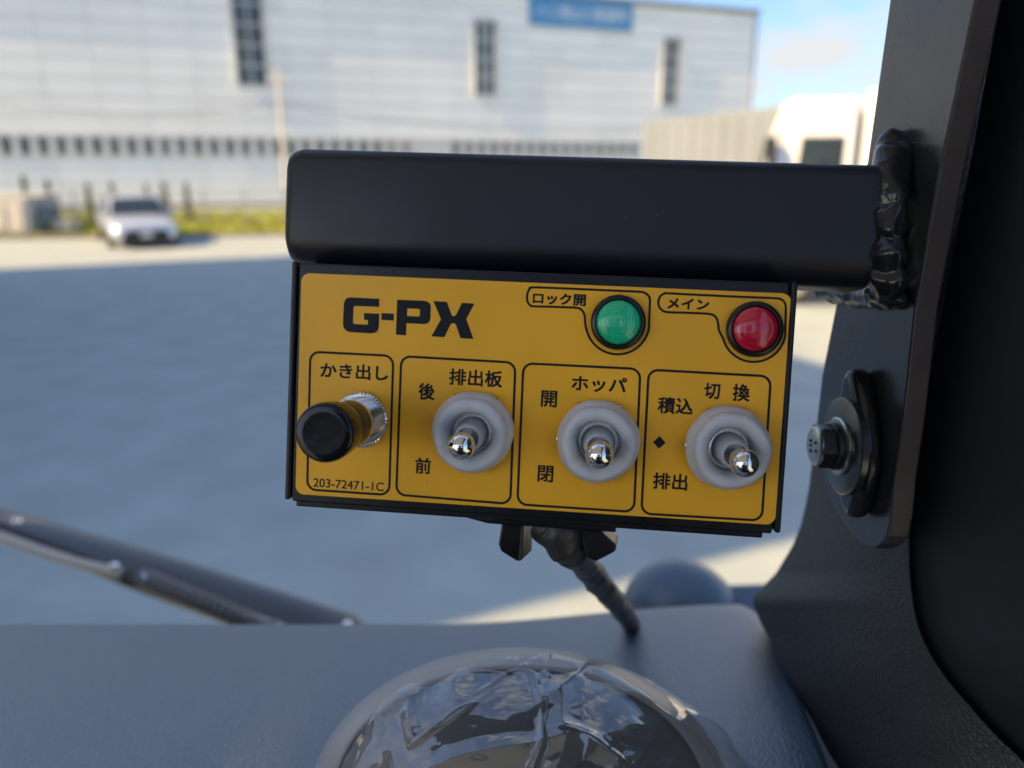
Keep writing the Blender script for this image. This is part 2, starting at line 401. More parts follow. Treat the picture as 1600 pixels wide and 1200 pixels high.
# band windows
edges = []
e0 = fac(25, 230)[0]; e1 = fac(54, 230)[0]; sp = e1 - e0
s = e0 - 5 * sp
stop = fac(590, 225)[0]
while s < stop: edges.append((s, 'p')); s += sp
edges.append((fac(600, 225)[0], 'b')); edges.append((fac(625, 225)[0], 'b'))
s = fac(703, 228)[0]
while s < S1 - 4: edges.append((s, 'p')); s += sp
for i, (s, kd) in enumerate(edges):
    hw = sp / 2
    fr = MB(); hh = BT - BB
    for sx in (-1, 1): fr.box(FW(s + hw + sx * (hw - 0.086), (BT + BB) / 2, -0.06), (0.17, 0.16, hh - 0.002), FD, FN, ZV)
    fo = fr.build('window', M['frame_w'], fb)
    mb = MB(); mb.box(FW(s + hw, (BT + BB) / 2, -0.10), (sp - 0.34, 0.03, hh - 0.02), FD, FN, ZV)
    kind = M['blind'] if kd == 'b' else M['pane_g']
    mb.build('pane', kind, fo)
# three tall stair windows
def tall(px0, px1, py0, py1, cols, nrow, pm):
    s0, z1 = fac(px0, (py0 + py1) / 2)[0], fac((px0 + px1) / 2, py0)[1]
    s1, z0 = fac(px1, (py0 + py1) / 2)[0], fac((px0 + px1) / 2, py1)[1]
    fr = MB(); t = 0.09; ww = s1 - s0; hh = z1 - z0
    for sx in (s0 + t / 2, s1 - t / 2): fr.box(FW(sx, (z0 + z1) / 2, 0.08), (t, 0.2, hh), FD, FN, ZV)
    for z in (z0 + t / 2, z1 - t / 2): fr.box(FW((s0 + s1) / 2, z, 0.08), (ww - 2 * t, 0.196, t), FD, FN, ZV)
    f = fr.build('tall_window', M['frame_g'], fb)
    mb = MB(); mb.box(FW((s0 + s1) / 2, (z0 + z1) / 2, 0.02), (ww - 2 * t, 0.04, hh - 2 * t), FD, FN, ZV); mb.build('backing', M['frame_g'], f)
    cw_ = (ww - 2 * t) / cols; rh = (hh - 2 * t) / nrow
    for c in range(cols):
        for r in range(nrow):
            mb = MB(); mb.box(FW(s0 + t + cw_ * (c + 0.5), z0 + t + rh * (r + 0.5), 0.06), (cw_ - 0.13, 0.03, rh - 0.13), FD, FN, ZV)
            mb.build('pane', pm(c, r), f)
tall(362, 415, -30, 136, 2, 5, lambda c, r: M['pane'])
tall(739, 776, 30, 151, 3, 4, lambda c, r: M['pane_g'] if c == 1 else M['pane'])
tall(1032, 1061, 58, 166, 2, 4, lambda c, r: M['pane_g'])

# ------------------------------------------------------------------ text helper
def text_mesh(st, name, bold=0.0):
    cu = bpy.data.curves.new(name, 'FONT'); cu.body = st; cu.resolution_u = 4; cu.offset = bold
    o = bpy.data.objects.new(name, cu); LINK(o)
    dg = bpy.context.evaluated_depsgraph_get()
    me = bpy.data.meshes.new_from_object(o.evaluated_get(dg))
    bpy.data.objects.remove(o); bpy.data.curves.remove(cu)
    return me
# blue sign under the roof edge
sg0, szb = fac(827, 30)[0], fac(905, 44)[1]; sg1 = fac(987, 30)[0]; szt = fac(905, -2)[1]
bs = thing('company_sign', 'blue sign board with white lettering below the factory roof edge', 'sign', tuple(FW((sg0 + sg1) / 2, szb, 0.1)))
m = MB(); m.box(FW((sg0 + sg1) / 2, (szb + szt) / 2, 0.10), (sg1 - sg0, 0.14, szt - szb), FD, FN, ZV); m.build('board', M['sign'], bs, bevel=0.02)
me = text_mesh('ハニ相山川製鋼所', 'lettering')
xs = [v.co.x for v in me.vertices]; ys = [v.co.y for v in me.vertices]
x0, x1, y0, y1 = min(xs), max(xs), min(ys), max(ys)
for v in me.vertices:
    a = (v.co.x - x0) / (x1 - x0); b = (v.co.y - y0) / (y1 - y0)
    v.co = FW(sg0 + (sg1 - sg0) * (0.05 + 0.9 * a), szb + (szt - szb) * (0.24 + 0.5 * b), 0.176)
MB().build('lettering', M['sign_txt'], bs, me=me)

# ------------------------------------------------------------------ grey hall out of frame on the left: it shades the yard
UD = Vector((0.912, 0.41, 0)).normalized(); UN = Vector((-UD.y, UD.x, 0))
HT0 = -11.0; HALL_H = (7.5 - HT0) * math.tan(SUN_EL)
hl = thing('shading_hall', 'tall grey hall left of the yard casting the broad shadow', 'building', tuple(UD * (HT0 - 8) + UN * 13))
def UW(t, n, z): return UD * t + UN * n + ZV * z
m = MB(); m.prism([UW(HT0 - 16, 3.55, 0), UW(HT0, 3.55, 0), UW(HT0, 22.2, 0), UW(HT0 - 16, 22.2, 0)], (0, 0, HALL_H)); m.build('wall', M['hall'], hl)
for k in range(4):
    m = MB(); m.box(UW(HT0 + 0.05, 6 + 4.5 * k, 2.2), (0.12, 3.2, 4.2), UD, UN, ZV); m.build('roller_door', M['greybox'], hl, bevel=0.03)

# ------------------------------------------------------------------ kerb, lawn
KA = G(-300, 379); KB = G(700, 365)
kd = (KB - KA).normalized(); kn = Vector((-kd.y, kd.x, 0))
if kn.y < 0: kn = -kn
m = MB(); L = (KB - KA).length
m.box(KA + kd * (L / 2) + kn * 0.1 + ZV * 0.06, (L, 0.2, 0.13), kd, kn, ZV)
kb = m.build('kerb', M['kerb'], bevel=0.02); struct(kb)
m = MB()
NG = 9000
for i in range(NG):                                  # blades on a gentle bank
    a = random.random() * L; b = 0.25 + random.random() * 5.2
    h = 0.10 + 0.16 * random.random(); z = 0.02 + 0.09 * b
    p = KA + kd * a + kn * b + ZV * z; an = random.random() * 6.28; wd = 0.03 + 0.03 * random.random()
    q = Vector((math.cos(an), math.sin(an), 0)) * wd
    m.add([p - q, p + q, p + ZV * h + Vector((random.uniform(-.06, .06), random.uniform(-.06, .06), 0))], [(0, 1, 2)])
m.grid([[KA + kd * (L * i / 20) + kn * (0.2 + 5.4 * j / 4) + ZV * (0.02 + 0.09 * (0.2 + 5.4 * j / 4)) for i in range(21)] for j in range(5)])
gr = m.build('lawn', M['grass']); gr['kind'] = 'stuff'

# ------------------------------------------------------------------ mesh fence behind the lawn
FA = KA + kn * 2.2 + ZV * 0.2
fz = thing('mesh_fence', 'pale galvanised mesh fence with posts behind the lawn', 'fence', tuple(FA + kd * (L / 2)))
npost = 15
for i in range(npost):
    p = FA + kd * (L * i / (npost - 1))
    m = MB(); m.tube([p, p + ZV * 1.35], 0.035, 8); m.build('post', M['fence'], fz)
for z in (0.12, 0.7, 1.32):
    m = MB(); m.tube([FA + ZV * z - kn * 0.04, FA + kd * L + ZV * z - kn * 0.04], 0.02, 6); m.build('rail', M['fence'], fz)
m = MB()
nx = int(L / 0.16)
for i in range(nx):
    p = FA + kd * (L * (i + 0.5) / nx) - kn * 0.05; m.tube([p + ZV * 0.08, p + ZV * 1.34], 0.006, 4, cap=False)
for k in range(9):
    z = 0.16 + k * 0.14; m.tube([FA + ZV * z - kn * 0.058, FA + kd * L + ZV * z - kn * 0.058], 0.006, 4, cap=False)
ms = m.build('wire_mesh', M['fence'], fz); ms['kind'] = 'stuff'

# ------------------------------------------------------------------ slender shrubs along the fence
def shrub(px, top, base, wpx, label):
    g = KA + kn * 3.2
    n2 = kn; p = hit(px, base, g, n2); p.z = 0.3
    dist = (p - CO).dot(CF_)
    H = hit(px, top, g, n2).z - p.z; Wd = wpx / FPX * dist / 2
    t = thing('conical_shrub', label, 'shrub', tuple(p), 'slender shrubs along the fence')
    m = MB(); m.tube([p - ZV * 0.1, p + ZV * H * 0.9], lambda u: 0.05 * (1 - 0.8 * u), 8); m.build('trunk', M['trunk'], t)
    m = MB()
    for i in range(900):
        u = random.random() ** 0.8
        rr = Wd * (1.05 - u) ** 0.7 * (0.75 + 0.35 * noise.noise(Vector((px, u * 6, 0)))) * math.sqrt(random.random())
        an = random.random() * 6.28
        c = p + Vector((rr * math.cos(an), rr * math.sin(an), 0.15 + u * (H - 0.15)))
        s_ = 0.05 + 0.05 * random.random()
        a = Vector((random.gauss(0, 1), random.gauss(0, 1), random.gauss(0, 1))).normalized() * s_
        b = a.cross(Vector((random.gauss(0, 1), random.gauss(0, 1), random.gauss(0, 1)))).normalized() * s_ * 0.7
        m.add([c - a, c - b, c + a, c + b], [(0, 1, 2, 3)])
    m.build('crown', M['leaf'], t)
for px, top, base, wp, lb in [
    (47, 276, 345, 13, 'slender shrub above the gap between the grey box and blue cover'),
    (83, 282, 345, 14, 'slender shrub right of the blue cover by the fence'),
    (145, 288, 350, 16, 'bushy slender shrub just left of the silver car'),
    (181, 288, 340, 10, 'thin shrub behind the left side of the silver car roof'),
    (234, 290, 340, 8, 'thinnest shrub behind the middle of the silver car roof'),
    (263, 286, 345, 14, 'slender shrub behind the right side of the silver car roof'),
    (297, 287, 350, 13, 'slender shrub right of the silver car before the open lawn')]:
    shrub(px, top, base, wp, lb)

# ------------------------------------------------------------------ stored boxes at the left edge
def ground_box(name, px0, px1, pyb, pyt, dep, mt, label, cat, ribs=5):
    a = G(px0, pyb); b = G(px1, pyb); n = Vector((0, 1, 0))
    ztop = hit((px0 + px1) / 2, pyt, a, n).z; c = (a + b) / 2
    t = thing(name, label, cat, tuple(c)); Wd = (b - a).length
    m = MB(); m.box(c + Vector((0, dep / 2, ztop / 2 + 0.08)), (Wd, dep, ztop - 0.16)); m.build('body', mt, t, bevel=0.04)
    m = MB()
    for sx in (-0.4, 0.4): m.box(c + Vector((Wd * sx, dep / 2, 0.05)), (0.18, dep * 0.9, 0.10))
    m.build('skids', M['blackplastic'], t)
    for i in range(ribs):
        m = MB(); m.box(c + Vector((Wd * ((i + 0.5) / ribs - 0.5), -0.02, ztop / 2 + 0.08)), (Wd / ribs * 0.55, 0.04, ztop - 0.5)); m.build('panel', mt, t, bevel=0.015)
    m = MB(); m.box(c + Vector((0, dep / 2, ztop + 0.02)), (Wd * 1.02, dep * 1.03, 0.05)); m.build('lid', mt, t, bevel=0.015)
ground_box('storage_box', -90, 49, 373, 310, 2.0, M['greybox'], 'pale grey storage box at the left edge of the yard', 'box')
ground_box('covered_stack', 53, 78, 371, 326, 0.9, M['bluebox'], 'blue grey covered stack beside the pale storage box', 'stack', 2)
ground_box('low_crate', 84, 112, 371, 345, 0.8, M['greybox'], 'low pale crate right of the blue grey covered stack', 'crate', 2)

# ------------------------------------------------------------------ utility pole and wires
pb = G(452, 352); 
ptop = hit(448, 105, pb, Vector((0, 1, 0))).z
up = thing('utility_pole', 'cream concrete utility pole in front of the white factory', 'pole', tuple(pb))
m = MB(); m.tube([pb, pb + ZV * ptop * 0.5, pb + ZV * ptop], lambda u: 0.085 - 0.025 * u, 16); m.build('shaft', M['pole'], up, smooth=60)
m = MB(); m.box(pb + ZV * (ptop - 0.5), (0.9, 0.08, 0.08)); m.build('crossarm', M['fence'], up)
for sx in (-0.38, 0.38):
    m = MB(); m.lathe(pb + Vector((sx, 0, ptop - 0.46)), Vector((1, 0, 0)), Vector((0, 1, 0)), ZV, [(0.03, 0), (0.05, 0.04), (0.03, 0.08), (0.05, 0.12), (0.02, 0.16)], 10); m.build('insulator', M['frame_w'], up, smooth=60)
def wire(pa, pb_, sag, label):
    pts = [pa.lerp(pb_, i / 24) - ZV * (sag * 4 * (i / 24) * (1 - i / 24)) for i in range(25)]
    m = MB(); m.tube(pts, 0.022, 6); o = m.build('overhead_cable', M['wire'], smooth=60); tag(o, label, 'cable')
at = pb + ZV * (ptop - 0.45)
dpl = at.y
wire(U(-60, 148, 33), at + Vector((0, 0, -0.9)), 0.55, 'overhead cable sagging left of the utility pole across the facade')
wire(at + Vector((0, 0, -0.9)), U(1300, 150, 52), 1.6, 'overhead cable sagging right of the utility pole across the facade')

# ------------------------------------------------------------------ silver car
def wheel(name, c, ax, r, wd, parent, hub=M['rim']):
    X = Vector((0, 0, 1)); Y = ax.cross(X)
    m = MB(); m.lathe(c, X, Y, ax, [(r * 0.62, -wd / 2), (r * 0.95, -wd / 2), (r, -wd / 2 + 0.03), (r, wd / 2 - 0.03), (r * 0.95, wd / 2), (r * 0.62, wd / 2)], 28)
    wv = m.build(name, M['tyre'], parent, smooth=40)
    m = MB(); m.lathe(c, X, Y, ax, [(r * 0.61, -wd / 2 - 0.004), (r * 0.5, -wd / 2 + 0.02), (r * 0.5, wd / 2 - 0.02), (r * 0.61, wd / 2 + 0.004)], 20)
    m.build('rim', hub, wv, smooth=40)
def car(front, yaw):
    fw = Vector((math.sin(yaw), -math.cos(yaw), 0))       # the way the car points
    rt = Vector((fw.y, -fw.x, 0))                         # its own right
    t = thing('parked_car', 'silver car parked facing the yard by the kerb', 'car', tuple(front - fw * 2.1))
    def P(x, y, z): return front + (rt * x - fw * y) * 1.12 + ZV * z
    st = [(0.0, 0.30, 0.62, 0.62), (0.08, 0.22, 0.72, 0.74), (0.35, 0.2, 0.80, 0.84), (0.9, 0.2, 0.90, 0.87), (1.25, 0.2, 0.96, 0.88), (2.2, 0.2, 0.98, 0.89), (3.4, 0.2, 1.0, 0.88), (4.1, 0.24, 0.98, 0.84), (4.35, 0.34, 0.9, 0.76)]
    rows = []
    for y, zb, zt, hw in st:
        r = []
        for k in range(25):
            a = math.pi * 2 * k / 24
            cx = math.copysign(abs(math.cos(a)) ** 0.45, math.cos(a)); cz = math.copysign(abs(math.sin(a)) ** 0.5, math.sin(a))
            r.append(P(hw * cx * (1 - 0.05 * max(cz, 0)), y, (zb + zt) / 2 + (zt - zb) / 2 * cz))
        rows.append(r)
    m = MB(); m.grid(rows); n = 25
    m.f += [tuple(range(24))[::-1], tuple((len(st) - 1) * 25 + k for k in range(24))]
    m.build('body', M['carpaint'], t, smooth=50)
    cs = [(1.05, 0.92, 0.0, 0.74), (1.75, 0.92, 0.50, 0.64), (2.2, 0.92, 0.56, 0.62), (3.1, 0.92, 0.54, 0.60), (3.9, 0.92, 0.06, 0.66)]
    rows = []
    for y, zb, h, hw in cs:
        rows.append([P(-0.78, y, zb), P(-hw * 1.02, y, zb + h * 0.86), P(-hw * 0.85, y, zb + h), P(0, y, zb + h + (0.02 if h > .1 else 0.005)), P(hw * 0.85, y, zb + h), P(hw * 1.02, y, zb + h * 0.86), P(0.78, y, zb)])
    m = MB(); m.grid(rows); m.build('cabin_roof', M['carpaint'], t, smooth=35)
    m = MB(); m.prism([P(-0.70, 1.10, 0.985), P(0.70, 1.10, 0.985), P(0.56, 1.70, 1.405), P(-0.56, 1.70, 1.405)], ZV * 0.015 + fw * 0.012); m.build('windscreen', M['carglass'], t)
    for sx in (-1, 1):
        m = MB(); m.prism([P(sx * 0.782, 1.25, 0.97), P(sx * 0.782, 3.6, 0.97), P(sx * 0.655, 3.1, 1.38), P(sx * 0.665, 1.85, 1.36)], rt * sx * 0.012); m.build('side_window', M['carglass'], t)
        m = MB(); m.lathe(P(sx * 0.62, 0.16, 0.66), rt, ZV, fw, [(0.17, -0.1), (0.17, 0.02), (0.12, 0.07), (0.02, 0.09)], 20, rad=lambda a, h: 1.0 - 0.45 * abs(math.sin(a))); m.build('headlight', M['lampglass'], t, smooth=50)
        m = MB(); m.box(P(sx * 0.93, 1.3, 1.0), (0.2, 0.12, 0.14), rt, fw, ZV); m.build('wing_mirror', M['carpaint'], t, bevel=0.04)
        m = MB(); m.lathe(P(sx * 0.6, 0.04, 0.38), rt, ZV, fw, [(0.09, -0.04), (0.09, 0.02), (0.05, 0.03)], 16); m.build('fog_lamp', M['lampglass'], t, smooth=50)
        for y in (0.85, 3.5): wheel('wheel', P(sx * 0.79, y, 0.315), rt, 0.315, 0.2, t)
    m = MB(); m.prism([P(-0.60, 0.0, 0.28), P(0.60, 0.0, 0.28), P(0.50, -0.0, 0.55), P(-0.50, -0.0, 0.55)], fw * 0.03); m.build('grille', M['blackplastic'], t, bevel=0.02)
    m = MB(); m.box(P(0, -0.05, 0.42), (0.33, 0.02, 0.165), rt, fw, ZV); m.build('number_plate', M['plateno'], t)
    m = MB(); m.box(P(0, 0.05, 0.24), (1.35, 0.12, 0.1), rt, fw, ZV); m.build('lower_bumper', M['blackplastic'], t, bevel=0.03)
    m = MB(); m.prism([P(-0.68, 3.05, 1.40), P(0.68, 3.05, 1.40), P(0.7, 3.8, 1.04), P(-0.7, 3.8, 1.04)], ZV * 0.02); m.build('rear_window', M['carglass'], t)
car(G(232, 389), R(32))

# ------------------------------------------------------------------ white truck, side on, behind the pillar
def truck():
    a = G(1158, 472); dirv = Vector((0.93, -0.36, 0)).normalized(); nv = Vector((-dirv.y, dirv.x, 0))   # cab front at a, tail along dirv
    t = thing('white_truck', 'white box truck parked side on behind the window pillar', 'truck', tuple(a + dirv * 3))
    def P(x, y, z): return a + dirv * x + nv * y + ZV * z
    top = hit(1260, 153, a + dirv * 0.8, nv).z; btop = hit(1350, 140, a + dirv * 2.4, nv).z
    cabl = 1.62
    prof = [(0.02, 0.55), (0.0, 1.25), (0.10, 1.75), (0.28, top - 0.55), (0.42, top - 0.12), (0.6, top), (cabl, top), (cabl, 0.55)]
    m = MB(); m.prism([P(x, 0, z) for x, z in prof], nv * 2.1); m.build('cab', M['truckwhite'], t, bevel=0.07, seg=3)
    wt = hit(1280, 213, a, nv).z
    m = MB(); m.prism([P(0.72, -0.015, wt - 0.75), P(cabl - 0.15, -0.015, wt - 0.75), P(cabl - 0.15, -0.015, wt), P(0.78, -0.015, wt)], nv * 0.03); m.build('side_window', M['carglass'], t, bevel=0.01)
    m = MB(); m.prism([P(0.10, 0.12, 1.45), P(0.27, 0.12, wt), P(0.27, 1.98, wt), P(0.10, 1.98, 1.45)], -dirv * 0.09); m.build('windscreen', M['carglass'], t)
    m = MB(); m.box(P(0.32, -0.2, wt - 0.25), (0.14, 0.2, 0.5), dirv, nv, ZV); m.build('mirror', M['blackplastic'], t, bevel=0.03)
    m = MB(); m.tube([P(0.42, 0.0, wt + 0.05), P(0.34, -0.2, wt + 0.02), P(0.34, -0.2, wt - 0.5)], 0.018, 6); m.build('mirror_arm', M['blackplastic'], t)
    m = MB(); m.prism([P(0.0, -0.012, 0.56), P(cabl, -0.012, 0.56), P(cabl, -0.012, 0.70), P(0.0, -0.012, 0.70)], nv * 0.02); m.build('sill', M['blackplastic'], t)
    m = MB(); m.box(P(cabl + 0.12 + 2.3, 1.05, (btop + 0.95) / 2), (4.6, 2.15, btop - 0.95), dirv, nv, ZV); m.build('cargo_box', M['boxwhite'], t, bevel=0.05)
    for i in range(5):
        m = MB(); m.box(P(cabl + 0.3 + i * 1.05, -0.04, (btop + 0.95) / 2), (0.05, 0.03, btop - 1.1), dirv, nv, ZV); m.build('box_rib', M['boxwhite'], t)
    m = MB(); m.box(P(cabl + 2.2, 1.05, 0.8), (5.2, 0.9, 0.2), dirv, nv, ZV); m.build('chassis', M['blackplastic'], t)
    m = MB(); m.box(P(cabl + 2.0, 0.05, 0.62), (1.7, 0.05, 0.35), dirv, nv, ZV); m.build('side_guard', M['greybox'], t, bevel=0.02)
    for x in (0.85, 4.3):
        for y in (0.12, 1.98): wheel('wheel', P(x, y, 0.42), nv, 0.42, 0.26, t)
truck()
def van_body():
    a = G(1199, 438); 
    top = hit(1199, 165, a, Vector((0, 1, 0))).z
    b = hit(1005, 190, Vector((0, 0, top)), Vector((0, 0, 1))); b.z = 0
    dv = (a - b).normalized(); nv = Vector((dv.y, -dv.x, 0)); Lb = (a - b).length
    if nv.dot(CO - a) < 0: nv = -nv
    t = thing('beige_box_truck', 'beige box bodied truck standing beyond the white truck', 'truck', tuple((a + b) / 2))
    def P(x, y, z): return b + dv * x - nv * y + ZV * z
    m = MB(); m.box(P(Lb / 2, 1.1, (top + 1.0) / 2), (Lb, 2.2, top - 1.0), dv, nv, ZV); m.build('box_body', M['boxbeige'], t, bevel=0.03)
    for i in range(9):
        m = MB(); m.box(P(Lb * (i + 0.5) / 9, -0.012, (top + 1.0) / 2), (Lb / 9 - 0.05, 0.024, top - 1.2), dv, nv, ZV); m.build('side_panel', M['boxbeige'], t, bevel=0.008)
    m = MB(); m.box(P(Lb + 0.05, 1.1, (top + 0.95) / 2), (0.09, 2.24, top - 0.9), dv, nv, ZV); m.build('end_frame', M['gutter'], t)
    m = MB(); m.box(P(Lb / 2, 1.1, 0.8), (Lb, 0.9, 0.25), dv, nv, ZV); m.build('chassis', M['blackplastic'], t)
    for x in (1.3, Lb - 1.2):
        for y in (0.14, 2.06): wheel('wheel', P(x, y, 0.45), nv, 0.45, 0.26, t)
van_body()

# ================================================================== THE CAB
# ------------------------------------------------------------------ truck cab: dashboard, pillar, doors, roof
tk = thing('truck_cab', 'dark truck cab interior with grained dashboard and pillar trim', 'truck cab', (0, 0, EYE - 0.3))
def K(x, y, z): return Vector((x, y, EYE + z))
prof = [(0.03, -0.34), (0.035, -0.29), (0.05, -0.245), (0.075, -0.217), (0.11, -0.202), (0.16, -0.196), (0.21, -0.198), (0.26, -0.2085), (0.31, -0.222), (0.35, -0.2345), (0.368, -0.2415), (0.377, -0.2465), (0.383, -0.2535), (0.3865, -0.264), (0.388, -0.29), (0.388, -0.36)]
fine = []
for i in range(len(prof) - 1):
    for k in range(4):
        tt = i + k / 4
        fine.append((smooth_tab([(j, p[0]) for j, p in enumerate(prof)], tt), smooth_tab([(j, p[1]) for j, p in enumerate(prof)], tt)))
fine.append(prof[-1])
def lobe(x, y):
    t = min(max((x + 0.045) / 0.17, 0), 1); t = t * t * (3 - 2 * t)
    q = min(max((x + 0.118) / 0.045, 0), 1); q = q * q * (3 - 2 * q)
    near = min(max((0.372 - y) / 0.172, 0), 1)                     # the right half runs flatter towards the driver
    return 0.0125 * t * min(max((y - 0.05) / 0.2, 0), 1) - 0.026 * q * near
def xedge(y): return 0.109 + (y - 0.20) * 0.115 - 0.012 * max(0.0, (y - 0.348) / 0.04) ** 2
xs = [-1.62 + 0.06 * i for i in range(23)]
xs = [x for x in xs if x < -0.32] + [-0.30 + 0.01 * i for i in range(31)]
rows = []
for y, z in fine:
    r = [K(x, y, z + lobe(x, y)) for x in xs]
    e = xedge(y)
    r += [K(xs[-1] + (e - xs[-1]) * k / 10, y, z + lobe(xs[-1] + (e - xs[-1]) * k / 10, y)) for k in range(1, 11)]
    zz = z + lobe(e, y)
    r += [K(e + 0.0022, y, zz - 0.0009), K(e + 0.0040, y, zz - 0.0033), K(e + 0.0048, y, zz - 0.008), K(e + 0.005, y, zz - 0.06)]
    rows.append(r)
m = MB(); m.grid(rows); m.build('dashboard', M['dash'], tk, smooth=70)

# pillar trim and door trim as real surfaces at arm's length
XL = [(-200, 1462), (0, 1425), (250, 1390), (480, 1335), (585, 1293), (655, 1277), (770, 1263), (840, 1245), (895, 1213), (925, 1186), (938, 1177), (950, 1180), (1000, 1202), (1060, 1232), (1130, 1271), (1200, 1310), (1320, 1378)]
ZL = [(-200, 0.285), (480, 0.30), (655, 0.315), (840, 0.345), (938, 0.365), (1060, 0.335), (1200, 0.30), (1320, 0.27)]
XS = [(-200, 1605), (0, 1562), (250, 1517), (480, 1472), (700, 1432), (850, 1420), (950, 1427), (1020, 1452), (1100, 1512), (1190, 1600), (1320, 1725)]
ZS = [(-200, 0.21), (0, 0.218), (250, 0.230), (480, 0.242), (850, 0.252), (1020, 0.245), (1190, 0.225), (1320, 0.205)]
ys = list(range(-200, 880, 30)) + list(range(880, 1000, 8)) + list(range(1000, 1321, 20))
rows = []
for y in ys:
    a, b = smooth_tab(XL, y), smooth_tab(XS, y); za, zb = smooth_tab(ZL, y), smooth_tab(ZS, y); r = []
    ret = 0.03
    r += [U(a + 24, y, za + ret), U(a + 4, y, za + ret * 0.45), U(a + 0.5, y, za + 0.004), U(a, y, za + 0.001)]
    for k in range(1, 17):
        t = k / 16; bul = math.sin(math.pi * t) * 0.012
        r.append(U(a + (b - a) * t, y, za + (zb - za) * t - bul))
    r += [U(b + 2, y, zb + 0.002), U(b + 2.5, y, zb + 0.006)]
    rows.append(r)
m = MB(); m.grid([r[:4] for r in rows]); m.build('trim_gap_shade', M['wiper_dark'], tk, smooth=60)  # gap shade painted as black on the trim's folded-back edge
rows = [r[3:] for r in rows]
m = MB(); m.grid(rows); m.build('pillar_trim', M['trim'], tk, smooth=60)
rows = []
for y in ys:
    b = smooth_tab(XS, y); zb = smooth_tab(ZS, y); r = [U(b - 25, y, zb + 0.016), U(b - 6, y, zb + 0.0085), U(b + 6, y, zb + 0.005)]
    zb += 0.005; X0 = (b + 6 - 800) / FPX * zb
    for k in range(1, 13):
        t = k / 12; d = (zb) * (1 - t) + 0.05 * t
        X = X0 + 0.035 * t + 0.008 * math.sin(t * 3.0)
        yy = (600 - y) / FPX * zb
        r.append(cw(X, yy, d))
    rows.append(r)
m = MB(); m.grid(rows); m.build('door_trim', M['door'], tk, smooth=60)
# shell of the cab round the viewer: roof, rear wall, doors with window openings
m = MB(); m.box(K(-0.72, -0.29, 0.66), (1.96, 1.00, 0.05)); m.build('roof', M['headliner'], tk)
def wall_open(name, o, X, Y, w0, h0, op, th, mt):
    m = MB(); N = X.cross(Y)
    a0, a1, b0, b1 = op
    for (p, q, r_, s_) in [(0, a0, 0, h0), (a1, w0, 0, h0), (a0, a1, 0, b0), (a0, a1, b1, h0)]:
        if q - p > 1e-4 and s_ - r_ > 1e-4: m.box(o + X * ((p + q) / 2) + Y * ((r_ + s_) / 2), (q - p, s_ - r_, th), X, Y, N)
    return m.build(name, mt, tk)
wall_open('rear_wall', K(-1.72, -0.78, -1.2), Vector((1, 0, 0)), ZV, 2.0, 1.835, (0.15, 1.85, 0.72, 1.72), 0.05, M['rear'])
wall_open('left_door', K(-1.72, -0.75, -1.2), Vector((0, 1, 0)), ZV, 1.1, 1.835, (0.10, 1.02, 0.80, 1.68), 0.05, M['door'])
wall_open('right_door', K(0.27, -0.75, -1.2), Vector((0, 1, 0)), ZV, 0.93, 1.835, (0.06, 0.89, 0.80, 1.68), 0.05, M['door'])
m = MB(); m.box(K(-0.72, -0.2, -1.2), (1.96, 1.1, 0.05)); m.build('cab_floor', M['door'], tk)
m = MB(); m.box(K(0.20, 0.22, -0.365), (0.15, 0.335, 0.20)); m.build('dark_gap_filler', M['door'], tk, bevel=0.01)  # dark filler added behind the trim gap to block the sunlit ground
m = MB(); m.box(K(-0.72, 0.39, -0.85), (1.96, 0.04, 1.0)); m.build('front_panel', M['door'], tk)
m = MB(); m.box(K(-0.12, -0.47, -0.45), (0.50, 0.14, 0.95)); m.box(K(-0.12, -0.47, 0.13), (0.28, 0.11, 0.18)); m.build('seat_back', M['seat'], tk, bevel=0.04, seg=3)
# windscreen
wa, wb = K(-0.70, 0.43, -0.30), K(-0.70, 0.205, 0.665); wd_ = (wb - wa).normalized()
m = MB(); m.box((wa + wb) / 2, (1.92, 0.006, (wb - wa).length), Vector((1, 0, 0)), Vector((1, 0, 0)).cross(wd_) * -1, wd_)
m.build('windscreen', M['windscreen'], tk)
# outside cowl and the round cover in front of the glass
m = MB(); m.prism([U(1090, 905, 0.62), U(1290, 900, 0.60), U(1330, 1010, 0.52), U(1060, 1010, 0.56)], Vector((0, 0, -0.05))); m.build('cowl', M['cowl'], tk, bevel=0.012, seg=3)
c = U(1062, 962, 0.60); rr = 92 / FPX * 0.60
m = MB(); m.lathe(c - ZV * 0.02, Vector((1, 0, 0)), Vector((0, 1, 0)), ZV, [(rr, -0.03)] + [(rr * math.cos(R(a)), 0.02 + rr * 0.93 * math.sin(R(a))) for a in range(0, 90, 6)] + [(0.0005, 0.02 + rr * 0.93)], 40)
m.build('round_cover', M['cowl'], tk, smooth=60)

